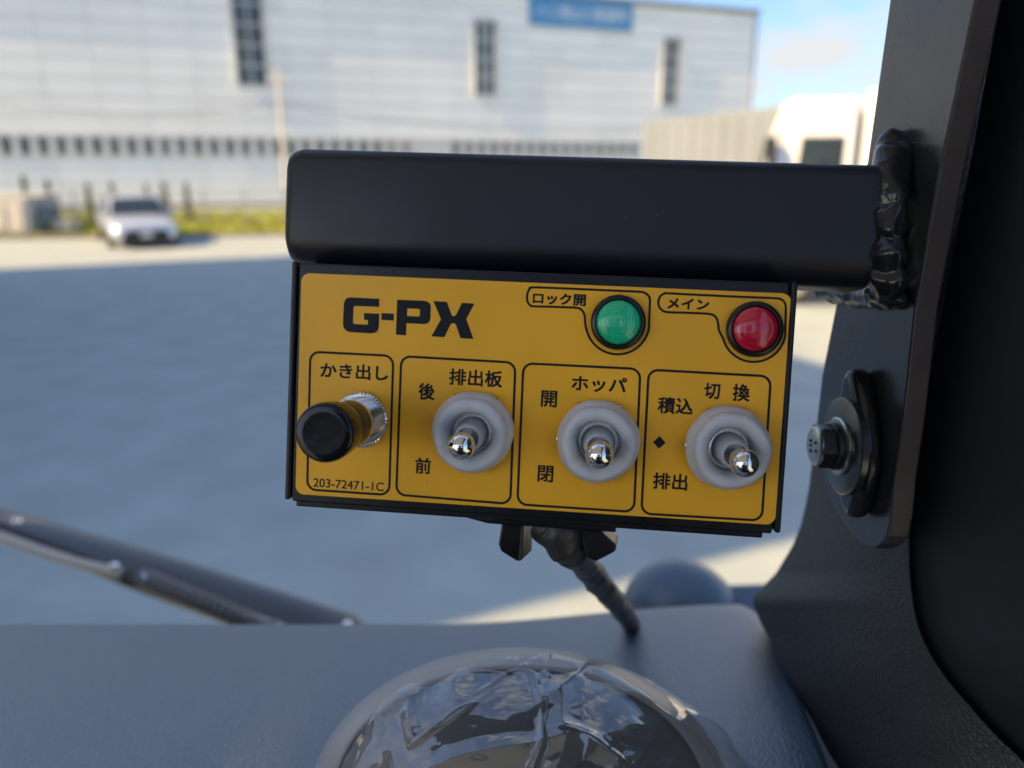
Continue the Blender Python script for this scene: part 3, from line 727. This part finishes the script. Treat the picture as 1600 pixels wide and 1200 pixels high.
# ------------------------------------------------------------------ meter hood with its protective film
mc = U(812, 1232, 0.262)
EX, EY, EZ = 0.0675, 0.050, 0.0395
def dome(sx, sy, sz, wr, n=72, mrow=26, seed=0.0):
    rows = []
    for j in range(mrow + 1):
        el = R(-20 + 110 * j / mrow); r = []
        for i in range(n + 1):
            az = 2 * math.pi * i / n
            d = Vector((math.cos(el) * math.cos(az), math.cos(el) * math.sin(az), math.sin(el)))
            k = 1 + (wr(d) if wr else 0)
            r.append(mc + Vector((d.x * sx * k, d.y * sy * k, d.z * sz * k)))
        rows.append(r)
    return MB().grid(rows)
mh = dome(EX, EY, EZ, None).build('meter_hood', M['hood'], tk, smooth=80)
DA = Vector((0.0, -0.70, 0.714)).normalized(); DB = Vector((1, 0, 0)); DC = DA.cross(DB)
def cap(scale, t0, t1, n, mrow, wr=None):
    rows = []
    for j in range(mrow + 1):
        r = []
        for i in range(n + 1):
            ph = 2 * math.pi * i / n
            a0 = t0(ph) if callable(t0) else t0; a1 = t1(ph) if callable(t1) else t1
            th = a0 + (a1 - a0) * j / mrow
            d = DA * math.cos(th) + (DB * math.cos(ph) + DC * math.sin(ph)) * math.sin(th)
            k = scale + (wr(d) if wr else 0)
            r.append(mc + Vector((d.x * EX * k, d.y * EY * k, d.z * EZ * k)))
        rows.append(r)
    return MB().grid(rows)
rim = cap(1.022, lambda p: 0.98 + 0.02 * math.sin(3 * p), 1.9, 160, 24)
rm = rim.build('hood_rim', M['rim_grey'], tk, smooth=80)
sd = rm.modifiers.new('thick', 'SOLIDIFY'); sd.thickness = 0.0012; sd.offset = 1.0
rc = random.Random(21); CREASE = []
for k in range(46):                                                    # long straight folds of a stiff clear sheet
    n_ = Vector((rc.gauss(0, 1), rc.gauss(0, 0.7), rc.gauss(0, 1))).normalized()
    t_ = n_.orthogonal(); t_.rotate(Matrix.Rotation(rc.random() * 6.28, 3, n_))
    CREASE.append((n_, rc.uniform(-0.5, 0.75), rc.uniform(0.025, 0.12), rc.uniform(0.012, 0.055), t_, rc.uniform(-0.6, 0.6), rc.uniform(0.25, 0.7)))
def wrinkle(d):
    th = math.acos(max(-1, min(1, d.dot(Vector((0.05, -0.50, 0.86)).normalized())))) + 0.14 * noise.noise(d * 1.9 + Vector((2, 5, 1)))
    q = 0.05 * math.exp(-((th - 0.84) / 0.055) ** 2) * (0.8 + noise.noise(d * 2.5))
    inner = max(0.0, min(1.0, (1.0 - th) * 3))
    for n_, o_, w_, a_, t_, c_, e_ in CREASE:
        u = abs(d.dot(n_) - o_ + 0.03 * noise.noise(d * 4)) / w_
        if u < 1: q += a_ * (1 - u) ** 1.4 * max(0.0, 1 - ((d.dot(t_) - c_) / e_) ** 2) * inner
    q += 0.004 * noise.noise(d * 14)
    q += 0.20 * max(0, d.x) ** 2 * max(0, 0.8 - d.z) + 0.05 * max(0, d.x) * max(0.0, noise.noise(d * 5))
    return 0.030 + q
def film_edge(ph):
    c = Vector((math.cos(ph), math.sin(ph), 0))
    return 1.06 + 0.13 * noise.noise(c * 2.1 + Vector((1.3, 0, 4))) + 0.06 * noise.noise(c * 6) + 0.55 * max(0.0, math.cos(ph - 0.35)) ** 3
fm = cap(1.0, 0.0, film_edge, 420, 150, wrinkle)
fo = fm.build('protective_film', M['film'], None, smooth=180)
tag(fo, 'crumpled clear plastic film wrapped over the meter hood', 'plastic film')

# ------------------------------------------------------------------ wiper outside the glass
wp = thing('wiper_arm', 'black wiper arm with coil spring outside the windscreen', 'wiper', tuple(U(560, 985, 0.72)))
def WU(px, py, dz=0.0): return U(px, py, 0.80 - 0.10 * px / 570 + dz)
upper = [(-120, 762), (0, 793), (150, 836), (300, 880), (430, 921), (520, 950), (556, 962), (574, 978), (572, 992)]
lower = [(-120, 785), (0, 818), (120, 862), (225, 903), (330, 938), (420, 966), (480, 990), (540, 998), (565, 999)]
m = MB(); n = len(upper)
vs_ = []
for (a, b) in zip(upper, lower):
    md = ((a[0] + b[0]) / 2, (a[1] + b[1]) / 2)
    vs_.append([WU(a[0], a[1] + 3, 0.07), WU(*a, 0.05), WU(a[0] * .8 + md[0] * .2, a[1] * .8 + md[1] * .2, 0.036), WU(md[0], md[1], 0.016), WU(*b, 0.0), WU(b[0], b[1] + 2, 0.03)])
m.grid(vs_); m.f += [tuple(range(6)), tuple((n - 1) * 6 + k for k in range(6))[::-1]]
m.build('arm', M['wiper'], wp, smooth=50)
m = MB(); m.tube([WU(-120, 800, 0.005), WU(0, 826, 0.005), WU(120, 872, 0.004), WU(230, 915, 0.002), WU(330, 952), WU(410, 985), WU(470, 1000)], lambda u: 0.0045 + 0.004 * math.sin(math.pi * u), 10); m.build('channel', M['wiper_dark'], wp, smooth=60)
hel = []
A = WU(222, 903, -0.012); B = WU(420, 985, -0.012); ax = (B - A).normalized(); e1 = ax.cross(CF_).normalized(); e2 = ax.cross(e1)
for i in range(17 * 14 + 1):
    t = i / (17 * 14); an = 2 * math.pi * 17 * t
    hel.append(A.lerp(B, t) + (e1 * math.cos(an) + e2 * math.sin(an)) * 0.0078)
m = MB(); m.tube(hel, 0.0022, 6); m.build('spring', M['spring'], wp, smooth=60)
m = MB(); m.tube([WU(-120, 802, -0.006), WU(0, 838, -0.006), WU(60, 860, -0.006), WU(120, 880, -0.006), WU(190, 897, -0.006)], 0.0055, 10); m.build('washer_hose', M['hose'], wp, smooth=60)
for px, py in [(24, 816), (176, 886), (220, 905), (541, 978)]:
    c = WU(px, py, -0.012); m = MB(); m.lathe(c, CR_, CU_, -CF_, [(0.0042, -0.004), (0.0042, 0.0), (0.003, 0.002), (0.0008, 0.003)], 14); m.build('rivet', M['chrome'], wp, smooth=60)

# ------------------------------------------------------------------ control box frame of reference
PW, PH = 0.14, 0.0692659
rv = Vector((-0.05836748, 0.08623036, -0.05097259))
PT = (0.00558427, -0.00336136, 0.21628959)
def rodr(v):
    th = rv.length; k = rv / th
    return v * math.cos(th) + k.cross(v) * math.sin(th) + k * (k.dot(v) * (1 - math.cos(th)))
def axis(v): r = rodr(Vector(v)); return CR_ * r.x + CU_ * r.y + CF_ * r.z
AX, AY = axis((1, 0, 0)), axis((0, 1, 0)); AN = -axis((0, 0, 1))      # AN points out of the face to the viewer
PO = cw(*PT)
def L3(a, b, h=0.0): return PO + AX * a + AY * b + AN * h
def pl(px, py, h=0.0):                                                # photo point on the face raised by h -> face coordinates
    p = hit(px, py, PO + AN * h, AN) - PO; return p.dot(AX), p.dot(AY)

cb = thing('control_box', 'yellow faced black control box with toggle switches under the tube', 'control box', tuple(L3(0, -PH / 2, -0.02)))
def rrect(a0, b0, a1, b1, r, n=6):
    pts = []
    for cx, cy, s in ((a1 - r, b1 - r, 0), (a0 + r, b1 - r, 90), (a0 + r, b0 + r, 180), (a1 - r, b0 + r, 270)):
        for k in range(n + 1):
            t = R(s + 90 * k / n); pts.append((cx + r * math.cos(t), cy + r * math.sin(t)))
    return pts
def quad_rr(q, r, n=6):                                               # rounded outline of a photo quad TL TR BR BL on the face
    P4 = [Vector(pl(*p)) for p in q]; pts = []
    for i in range(4):
        p = P4[i]; a = (P4[i - 1] - p).normalized(); b = (P4[(i + 1) % 4] - p).normalized()
        s, e = p + a * r, p + b * r; c = p + (a + b) * r
        for k in range(n + 1):
            t = k / n; ang = t * math.pi / 2
            pts.append(tuple(c - b * (r * math.cos(ang)) - a * (r * math.sin(ang))))
    return pts
def stroke(pts, wd, h, closed, name, parent):
    P2 = [Vector(p) for p in pts]; n = len(P2); m = MB(); vs = []
    for i in range(n):
        a = P2[(i - 1) % n] if (closed or i > 0) else P2[i]; b = P2[(i + 1) % n] if (closed or i < n - 1) else P2[i]
        d = (b - a).normalized(); nn = Vector((-d.y, d.x)) * wd / 2
        vs += [L3(*(P2[i] + nn), h), L3(*(P2[i] - nn), h)]
    fs = [(2 * i, 2 * i + 1, 2 * ((i + 1) % n) + 1, 2 * ((i + 1) % n)) for i in range(n if closed else n - 1)]
    m.add(vs, fs); return m.build(name, M['ink'], parent)
# box body with folded cover
BD = 0.034
m = MB(); m.prism([L3(a, b, -BD) for a, b in rrect(-PW / 2 + 0.0012, -PH / 2 + 0.0012, PW / 2 - 0.0012, PH / 2 - 0.0012, 0.001, 2)], AN * (BD - 0.0012)); m.build('housing', M['black_paint'], cb, bevel=0.0004)
m = MB(); m.prism([L3(a, b, -0.0012) for a, b in rrect(-PW / 2 + 0.0019, -PH / 2 + 0.0003, PW / 2 - 0.0021, PH / 2 - 0.0003, 0.0006, 2)], AN * 0.0012); m.build('front_cover', M['black_paint'], cb, bevel=0.0005, seg=3)
for sx in (-1, 1):
    m = MB(); m.prism([L3(sx * (PW / 2 - 0.0016), -PH / 2 + 0.0008, -0.02), L3(sx * (PW / 2), -PH / 2 + 0.0008, -0.02), L3(sx * (PW / 2), PH / 2, -0.02), L3(sx * (PW / 2 - 0.0016), PH / 2, -0.02)], AN * 0.0208)
    m.build('side_flange', M['black_paint'], cb, bevel=0.0006, seg=3)
m = MB(); m.prism([L3(-PW / 2 + 0.003, -PH / 2 - 0.0012, -0.02), L3(PW / 2 - 0.0045, -PH / 2 - 0.0012, -0.02), L3(PW / 2 - 0.0045, -PH / 2 + 0.0012, -0.02), L3(-PW / 2 + 0.003, -PH / 2 + 0.0012, -0.02)], AN * 0.0195); m.build('bottom_lip', M['black_paint'], cb, bevel=0.0004)
# gland plate under the box
a0, bq = pl(716, 812, -0.008); a1, _ = pl(962, 828, -0.008)
m = MB()
gp = [(a0, -PH / 2 - 0.0006), (a0 + 0.003, -PH / 2 - 0.0026), (a0 + 0.009, -PH / 2 - 0.0038), (a1, -PH / 2 - 0.0038), (a1, -PH / 2 - 0.0006)]
m.prism([L3(a, b, -0.026) for a, b in gp], AN * 0.020); m.build('gland_plate', M['black_paint'], cb, bevel=0.0004)
# two sheet metal ears under the gland plate
def ear(pts, dpx, name='clamp_ear'):
    m = MB(); m.prism([L3(*pl(x, y, -0.010), -0.010) for x, y in pts], AX * (dpx * 0.00018) - AN * 0.012); return m.build(name, M['black_paint'], cb, bevel=0.0007, seg=2)
ear([(783, 818), (818, 820), (814, 878), (806, 877), (782, 862), (778, 850)], 14)
ear([(902, 826), (938, 830), (963, 852), (962, 862), (931, 878), (916, 872)], 7)
# label
LQ = [(471.5, 426.5), (1237, 459), (1210.5, 820), (462, 771.5)]
m = MB(); m.prism([L3(a, b, 0.00005) for a, b in quad_rr(LQ, 0.0025, 8)], AN * 0.00022); m.build('label_plate', M['label'], cb)
HL = 0.00034
Z1 = lambda x, y: (440 + x * 0.2625, 400 + y * 0.2625)
Z2 = lambda x, y: (840 + x * 0.2625, 400 + y * 0.2625)
LW = 0.00066
for q in ([(485.5, 549.5), (615, 556), (608.5, 773), (480.5, 764.5)], [(627.5, 556.5), (805.5, 566.5), (797.5, 787), (619.5, 772.5)],
          [(818, 567.5), (1000.5, 576.5), (990.5, 799.5), (808.5, 787.5)], [(1013.5, 577.5), (1204, 588), (1190, 813), (1002, 802)]):
    stroke(quad_rr(q, 0.0027, 8), LW, HL, True, 'frame_line', cb)
def lamp_outline(pts, name='lamp_outline'):
    P2 = [Vector(pl(*Z2(*p))) for p in pts]; n = len(P2); sm = []
    for i in range(n):
        p0, p1, p2, p3 = P2[i - 1], P2[i], P2[(i + 1) % n], P2[(i + 2) % n]
        for k in range(4):
            t = k / 4
            sm.append(tuple(0.5 * ((2 * p1) + (p2 - p0) * t + (2 * p0 - 5 * p1 + 4 * p2 - p3) * t * t + (-p0 + 3 * p1 - 3 * p2 + p3) * t ** 3)))
    stroke(sm, LW * 0.92, HL, True, name, cb)
def arc(cx, cy, r, a0, a1, n): return [(cx + r * math.cos(R(a0 + (a1 - a0) * k / n)), cy + r * math.sin(R(a0 + (a1 - a0) * k / n))) for k in range(n + 1)]
lamp_outline([(-30, 187), (150, 193), (400, 204), (600, 213)] + [(632, 218), (657, 234), (668, 260)] + [(666, 320)] + [(664, 385)] + arc(476, 395, 190, 15, 165, 10) + [(283, 400), (282, 375), (277, 345), (258, 318), (225, 308), (100, 303), (-20, 300), (-42, 294), (-58, 275), (-63, 245), (-56, 212), (-45, 195)])
lamp_outline([(770, 222), (900, 229), (1200, 243), (1400, 251), (1440, 256), (1463, 270), (1475, 300), (1474, 370)] + [(1472, 430)] + arc(1285, 440, 190, 12, 165, 10) + [(1078, 440), (1074, 405), (1062, 368), (1035, 348), (980, 342), (880, 338), (770, 334), (740, 322), (722, 300), (718, 270), (730, 240), (748, 227)])
# maker lettering as polygons
def inkpoly(zpts, name, holes=None):
    P2 = [L3(*pl(*Z1(*p)), HL) for p in zpts]; m = MB()
    bm = bmesh.new()
    loops = [P2] + ([[L3(*pl(*Z1(*p)), HL) for p in h] for h in holes] if holes else [])
    es = []
    for lp in loops:
        vv = [bm.verts.new(p) for p in lp]
        es += [bm.edges.new((vv[i], vv[(i + 1) % len(vv)])) for i in range(len(vv))]
    bmesh.ops.triangle_fill(bm, edges=es, use_beauty=True, use_dissolve=False)
    me = bpy.data.meshes.new(name); bm.to_mesh(me); bm.free()
    return MB().build(name, M['ink'], cb, me=me)
inkpoly([(583, 255), (583, 303), (446, 297), (434, 300), (429, 312), (427, 395), (430, 403), (440, 405), (514, 409), (516, 404), (516, 381), (493, 380), (492, 340), (583, 344), (581, 420), (576, 440), (565, 453), (545, 460), (525, 460), (405, 452), (385, 444), (372, 428), (367, 405), (373, 285), (380, 262), (394, 250), (415, 247)], 'letter')
inkpoly([(597, 340), (670, 344), (669, 384), (596, 380)], 'letter')
inkpoly([(690, 260), (850, 267), (872, 273), (886, 286), (890, 305), (887, 370), (882, 390), (868, 402), (850, 405), (745, 400), (742, 472), (682, 468)], 'letter', [[(750, 312), (818, 315), (825, 320), (824, 355), (817, 361), (748, 357)]])
inkpoly([(905, 268), (985, 274), (1013, 350), (1020, 358), (1030, 358), (1040, 350), (1075, 279), (1149, 284), (1100, 375), (1143, 493), (1066, 489), (1040, 412), (1030, 401), (1016, 400), (1006, 408), (970, 483), (893, 478), (950, 377)], 'letter')
def text(st, cx, cy, wpx, hpx, name='lettering', INK=0.00011):
    me = text_mesh(st, name)
    xs = [v.co.x for v in me.vertices]; ys = [v.co.y for v in me.vertices]
    x0, x1, y0, y1 = min(xs), max(xs), min(ys), max(ys)
    c = Vector(pl(cx, cy)); ex = Vector(pl(cx + wpx / 2, cy + wpx * 0.022)) - Vector(pl(cx - wpx / 2, cy - wpx * 0.022))
    Wd = ex.length; Hh = (Vector(pl(cx, cy - hpx / 2)) - Vector(pl(cx, cy + hpx / 2))).length
    vs0 = [((v.co.x - x0) / (x1 - x0) - 0.5, (v.co.y - y0) / (y1 - y0) - 0.5) for v in me.vertices]
    fs0 = [tuple(p.vertices) for p in me.polygons]; bpy.data.meshes.remove(me)
    m = MB()
    for k, (ox, oy) in enumerate([(-1, -1), (1, -1), (1, 1), (-1, 1)]):
        m.add([L3(c.x + a * (Wd - 2 * INK) + ox * INK, c.y + b * (Hh - 2 * INK) + oy * INK, HL + 0.000003 * k) for a, b in vs0], fs0)
    return m.build(name, M['ink'], cb)
for a in [('かき出し', 554, 580.5, 106, 24), ('排出板', 743.5, 590.5, 83, 26), ('後', 667, 611.5, 25.5, 26), ('前', 661.5, 727.5, 24.5, 25),
          ('203-72471-1C', 545, 757, 110, 13.5, 'lettering', 0.00003), ('ホッパ', 936, 600.5, 86, 24), ('開', 858, 623, 25, 26), ('閉', 852.5, 740, 24.5, 26),
          ('切', 1112.5, 611, 25, 25), ('換', 1158, 613.5, 27, 27), ('積込', 1055, 634, 55, 26), ('排出', 1047, 752, 54, 26),
          ('ロック開', 874, 467.5, 83, 18.5), ('メイン', 1075, 475, 65, 17)]:
    text(*a)
c = pl(1030, 691); r_ = 0.00175
m = MB(); m.add([L3(c[0] - r_, c[1], HL), L3(c[0], c[1] - r_, HL), L3(c[0] + r_, c[1], HL), L3(c[0], c[1] + r_, HL)], [(0, 1, 2, 3)]); m.build('diamond_mark', M['ink'], cb)

# indicator lamps
def lamp(px, py, mt, lab):
    a, b = pl(px, py); o = L3(a, b, 0.0003)
    m = MB(); m.lathe(o, AX, AY, AN, [(0.0073, 0), (0.0075, 0.0006), (0.0075, 0.0020), (0.0070, 0.0028), (0.0063, 0.0029), (0.0061, 0.0024), (0.0061, 0.0014)], 64)
    be = m.build('indicator_lamp', M['bezel'], cb, smooth=50); be['label'] = lab
    RL = 0.0060; prof = []
    for k in range(25):
        t = k / 24; r = RL * math.sin(t * math.pi / 2) if k else 0.00002
        prof.append((r, 0.0024 + 0.0022 * math.sqrt(max(0, 1 - (r / RL) ** 2))))
    prof = prof[::-1]
    m = MB(); n = 64; m.lathe(o, AX, AY, AN, prof, n, cap0=False, cap1=False)
    me = m.mesh('lens'); me.materials.append(mt)
    uvl = me.uv_layers.new(name='UVMap')
    for lp in me.loops:
        co = me.vertices[lp.vertex_index].co - o; rr = math.hypot(co.dot(AX), co.dot(AY)) / RL
        uvl.data[lp.index].uv = (rr, math.atan2(co.dot(AY), co.dot(AX)))
    MB().build('lens', None, be, smooth=180, me=me)
lamp(965.5, 504, M['green'], 'round green indicator lamp in black bezel')
lamp(1177, 514.5, M['red'], 'round red indicator lamp in black bezel')

# toggle switches in rubber boots
def toggle(px, py, bx, by, ang, lab):
    a, b = pl(px, py); o = L3(a, b, 0.0003)
    root = MB(); root.lathe(o, AX, AY, AN, [(0.0117, 0), (0.0120, 0.0005), (0.0120, 0.0022), (0.0115, 0.003)], 6, rad=lambda t, h: 1.0)
    # turn the nut a little
    nut = root.build('toggle_switch', M['nickel'], cb, bevel=0.0003); nut['label'] = lab
    hb = 0.0195; ba, bb = pl(bx, by, hb); tip = L3(ba, bb, hb)
    d = (tip - o).normalized()
    lean = (tip - o) - AN * hb
    m = MB(); prof = [(0.0104, 0.0002), (0.0113, 0.0006), (0.0115, 0.0022), (0.0113, 0.0042), (0.0107, 0.0058), (0.01015, 0.0066), (0.0102, 0.0074), (0.0101, 0.0086), (0.0096, 0.0096), (0.0087, 0.0101), (0.0077, 0.0100), (0.0068, 0.0094), (0.0062, 0.0083), (0.0059, 0.0066), (0.0057, 0.0040), (0.0054, 0.0020), (0.0030, 0.0016)]
    n = 64; vs = []
    for r, h in prof:
        sh = lean * (0.25 * h / hb)
        for i in range(n):
            t = 2 * math.pi * i / n
            kk = 1 + 0.012 * math.sin(3 * t + ang) + 0.008 * math.sin(7 * t)
            vs.append(o + AX * (r * kk * math.cos(t)) + AY * (r * kk * math.sin(t)) + AN * h + sh)
    fs = [(j * n + i, j * n + (i + 1) % n, (j + 1) * n + (i + 1) % n, (j + 1) * n + i) for j in range(len(prof) - 1) for i in range(n)]
    m.add(vs, fs); boot = m.build('rubber_boot', M['boot'], nut, smooth=180, sub=1)
    s0 = o + AN * 0.0035 + lean * 0.15
    q = d.orthogonal().normalized(); q2 = d.cross(q)
    m = MB(); m.lathe(s0, q, q2, d, [(0.0046, 0), (0.0042, 0.002), (0.0038, 0.0060), (0.0036, 0.0068), (0.0030, 0.0071), (0.0028, 0.0058)], 40); m.build('sleeve', M['boot_in'], nut, smooth=60)
    ln = (tip - s0).length
    m = MB(); RB = 0.0036; pr = [(0.0021, 0.0), (0.0021, ln * 0.45), (0.0026, ln * 0.68), (0.0031, ln - 0.0022)]
    for k in range(0, 15): 
        t = R(-30 + 120 * k / 14); pr.append((max(RB * math.cos(t), 0.00003), ln + RB * math.sin(t)))
    m.lathe(s0, q, q2, d, pr, 40); m.build('lever', M['chrome'], nut, smooth=50)
toggle(741, 673, 721, 697, 0.3, 'toggle switch in the box headed by three characters')
toggle(934, 687, 936.5, 711, 1.4, 'toggle switch between the open and close marks')
toggle(1134, 697, 1163, 724, 2.2, 'rightmost toggle switch leaning down and right')

# push knob on the left
a, b = pl(566, 655); o = L3(a, b, 0.0003)
m = MB(); m.lathe(o, AX, AY, AN, [(0.0074, 0), (0.0078, 0.0003), (0.0078, 0.0019), (0.0073, 0.0023)], 96, rad=lambda t, h: 1 + 0.018 * math.cos(48 * t))
kn_ = m.build('push_knob', M['nickel'], cb, smooth=30); kn_['label'] = 'black push knob on threaded metal neck'
pr = [(0.0066, 0.002)]
for k in range(12): pr += [(0.0067, 0.0022 + k * 0.0008), (0.0064, 0.0026 + k * 0.0008)]
pr += [(0.0062, 0.0124)]
m = MB(); m.lathe(o, AX, AY, AN, pr, 64); m.build('threaded_neck', M['nickel'], kn_, smooth=25)
m = MB(); m.lathe(o, AX, AY, AN, [(0.0058, 0.0120), (0.0062, 0.0127), (0.0062, 0.0235), (0.0058, 0.0240)], 64); m.build('barrel', M['barrel'], kn_, smooth=40)
m = MB(); m.lathe(o, AX, AY, AN, [(0.0058, 0.0225), (0.0068, 0.0230), (0.0071, 0.0242), (0.0073, 0.0262), (0.0074, 0.0316), (0.0073, 0.0324), (0.0070, 0.0330), (0.0065, 0.0332), (0.0050, 0.03315), (0.0025, 0.0331), (0.00003, 0.0331)], 64); m.build('cap', M['knob'], kn_, smooth=60)

# ------------------------------------------------------------------ bracket: tube, weld, plate, bolt
PX = 0.1127                                                          # the plate stands across the cab this far to the right
br = thing('mounting_bracket', 'black square tube bracket welded to a flat bar on the pillar', 'bracket', tuple(cw(PX, -0.04, 0.25)))
TH = -0.011                                                          # tube face sits behind the box face
ta0 = pl(439, 320, TH)[0]; ta1 = pl(1372, 340, TH)[0]; tb1 = pl(900, 240.5, TH)[1]; tb0 = PH / 2 + 0.0002
td = 0.030
m = MB()
rt_, rbm = 0.0040, 0.0085
# section outline (b, h) built directly
sec = []
for cb_, ch, r_, s0 in ((tb1 - rt_, TH - rt_, rt_, 0), (tb0 + rbm, TH - rbm, rbm, 90), (tb0 + rbm, TH - td + rbm, rbm, 180), (tb1 - rt_, TH - td + rt_, rt_, 270)):
    for k in range(9):
        t = R(s0 + 90 * k / 8); sec.append((cb_ + r_ * math.cos(t), ch + r_ * math.sin(t)))
bc = (tb0 + tb1) / 2; hc = TH - td / 2; rows = []
for a, k in [(ta0, 0.70), (ta0 + 0.0003, 0.80), (ta0 + 0.0012, 0.90), (ta0 + 0.003, 0.965), (ta0 + 0.0055, 1.0), (ta0 + 0.05, 1.0), (ta1 - 0.02, 1.0), (ta1, 1.0)]:
    rows.append([L3(a, bc + (b - bc) * k, hc + (h - hc) * k) for b, h in sec + [sec[0]]])
m.grid(rows); ns = len(sec)
m.f += [tuple(range(ns))]
m.build('square_tube', M['tube_paint'], br, smooth=40)
# plate outline on its own plane
def onp(px, py): 
    z = PX / ((px - 800) / FPX); return U(px, py, z)
outl = [(1408, -150), (1390, 0), (1372, 130), (1355, 250), (1330, 370), (1305, 480), (1284, 585), (1276, 655), (1278, 710), (1287, 752), (1302, 790), (1320, 820), (1338, 842), (1353, 853), (1366, 857), (1379, 850), (1386, 838), (1393, 806), (1398, 745), (1411, 655), (1430, 480), (1471, 252), (1484, 190), (1524, 0), (1556, -150)]
m = MB(); m.prism([onp(*p) for p in outl], CR_ * 0.0066); 
pm_ = m.mesh('flat_bar'); pm_.materials.append(M['plate_paint']); pm_.materials.append(M['plate_edge'])
for p in pm_.polygons:
    if abs(p.normal.x) < 0.6 and p.normal.dot(CF_) < -0.5: p.material_index = 1
MB().build('flat_bar', None, br, me=pm_, bevel=0.0007, seg=2)
# weld bead
def bead(path, rad, n, nrip, name, seed):
    pts = []
    for i in range(n + 1):
        t = i / n * (len(path) - 1); k = [(j, 0) for j in range(len(path))]
        pts.append(Vector([smooth_tab([(j, q[c]) for j, q in enumerate(path)], t) for c in range(3)]))
    m = MB()
    def rr(u):
        ph = (u * nrip) % 1.0
        return rad * (0.86 + 0.20 * math.sin(math.pi * ph) ** 0.7 + 0.18 * noise.noise(Vector((u * 9, seed, 0.2)))) * (0.55 + 0.45 * min(1, 8 * u, 8 * (1 - u)))
    m.tube(pts, rr, 22, flat=0.85)
    for i, v in enumerate(m.v):
        v += Vector((noise.noise(v * 210), noise.noise(v * 210 + Vector((7, 1, 3))), noise.noise(v * 210 + Vector((2, 8, 5))))) * rad * 0.26
    return m.build(name, M['weld'], br, smooth=180)
bead([tuple(U(1404, 218, 0.226)), tuple(U(1396, 240, 0.222)), tuple(U(1392, 290, 0.2185)), tuple(U(1391, 350, 0.2175)), tuple(U(1388, 410, 0.2175)), tuple(U(1386, 447, 0.219)), tuple(U(1394, 470, 0.224))], 0.0057, 110, 7, 'weld_bead', 1.0)
bead([tuple(U(1404, 466, 0.222)), tuple(U(1370, 463, 0.236)), tuple(U(1335, 460, 0.252)), tuple(U(1305, 456, 0.268)), tuple(U(1280, 452, 0.284))], 0.0042, 70, 6, 'weld_bead', 5.0)
# boss, washers and hex bolt through the bar
bo = onp(1356, 697); NXv = -CR_
m = MB()
ol = [(0.0255, 96), (0.0235, 78), (0.0185, 62), (0.0165, 40), (0.016, 10), (0.016, -20), (0.017, -45), (0.0205, -68), (0.0235, -88), (0.0215, -108), (0.0175, -130), (0.0165, -160), (0.016, 175), (0.0165, 150), (0.0185, 128), (0.0215, 112)]
lobs = []
for i in range(len(ol)):
    r0, a0_ = ol[i]; lobs.append((r0, R(a0_)))
def bosspt(r, a, x, sc_=1.0): return bo + (CF_ * (math.cos(a) * 0.72) + CU_ * math.sin(a)) * (r * sc_) + NXv * x
m.prism([bosspt(r, a, 0) for r, a in lobs], NXv * 0.0070); m.build('boss', M['weld'], br, bevel=0.0028, seg=4, smooth=50)
def disc(x0, x1, r, n, name, mt, bev=None, ph=0.0, up=0.0):
    m = MB(); m.lathe(bo + NXv * x0 + CU_ * up, CF_, CU_, NXv, [(r * 0.96, 0), (r, 0.0004), (r, x1 - x0 - 0.0004), (r * 0.95, x1 - x0)], n)
    return m.build(name, mt, br, smooth=35, bevel=bev)
disc(0.0062, 0.0088, 0.0155, 48, 'plain_washer', M['plate_paint'])
disc(0.0086, 0.0102, 0.0092, 40, 'thin_washer', M['zinc'])
disc(0.0100, 0.0122, 0.0076, 40, 'spring_washer', M['dark_steel'])
m = MB(); hx = [(0.0073 * math.cos(R(60 * k + 12)), 0.0073 * math.sin(R(60 * k + 12))) for k in range(6)]
m.prism([bo + NXv * 0.0120 + CF_ * x + CU_ * y for x, y in hx], NXv * 0.0046); bh = m.build('hex_bolt', M['dark_steel'], br, bevel=0.0005, seg=2)
m = MB(); m.lathe(bo + NXv * 0.0164, CF_, CU_, NXv, [(0.0064, 0), (0.0061, 0.0006), (0.0055, 0.0009), (0.00003, 0.0010)], 40); m.build('bolt_face', M['zinc'], bh, smooth=40)
for (x, y) in [(-0.0022, 0.0012), (-0.0024, -0.0014), (0.0018, 0.0016), (0.0020, 0.0002), (0.0019, -0.0016)]:
    m = MB(); m.box(bo + NXv * 0.01745 + CF_ * x + CU_ * y, (0.0003, 0.0010, 0.0009), NXv, CF_, CU_); m.build('head_mark', M['ink'], bh)

# ------------------------------------------------------------------ wiring harness
pts = [L3(*pl(868, 822, -0.014), -0.014), L3(*pl(882, 846, -0.014), -0.014), U(912, 882, 0.262), U(948, 925, 0.31), U(978, 962, 0.37), U(990, 985, 0.41), U(992, 1010, 0.425)]
n = 160; sm = []
for i in range(n + 1):
    t = i / n * (len(pts) - 1)
    sm.append(Vector([smooth_tab([(j, q[c]) for j, q in enumerate(pts)], t) for c in range(3)]))
m = MB(); m.tube(sm, lambda u: (0.0044 + 0.0032 * max(0, 1 - 3.2 * u)) * (1 + 0.07 * ((u * 16) % 1.0) + 0.10 * noise.noise(Vector((u * 14, 0, 0)))), 20)
for v in m.v: v += Vector((noise.noise(v * 180), noise.noise(v * 180 + Vector((5, 5, 5))), noise.noise(v * 180 + Vector((9, 2, 1))))) * 0.0010
hn = m.build('wiring_harness', M['tape'], smooth=180)
tag(hn, 'black taped cable running from the control box down to the dashboard', 'cable')
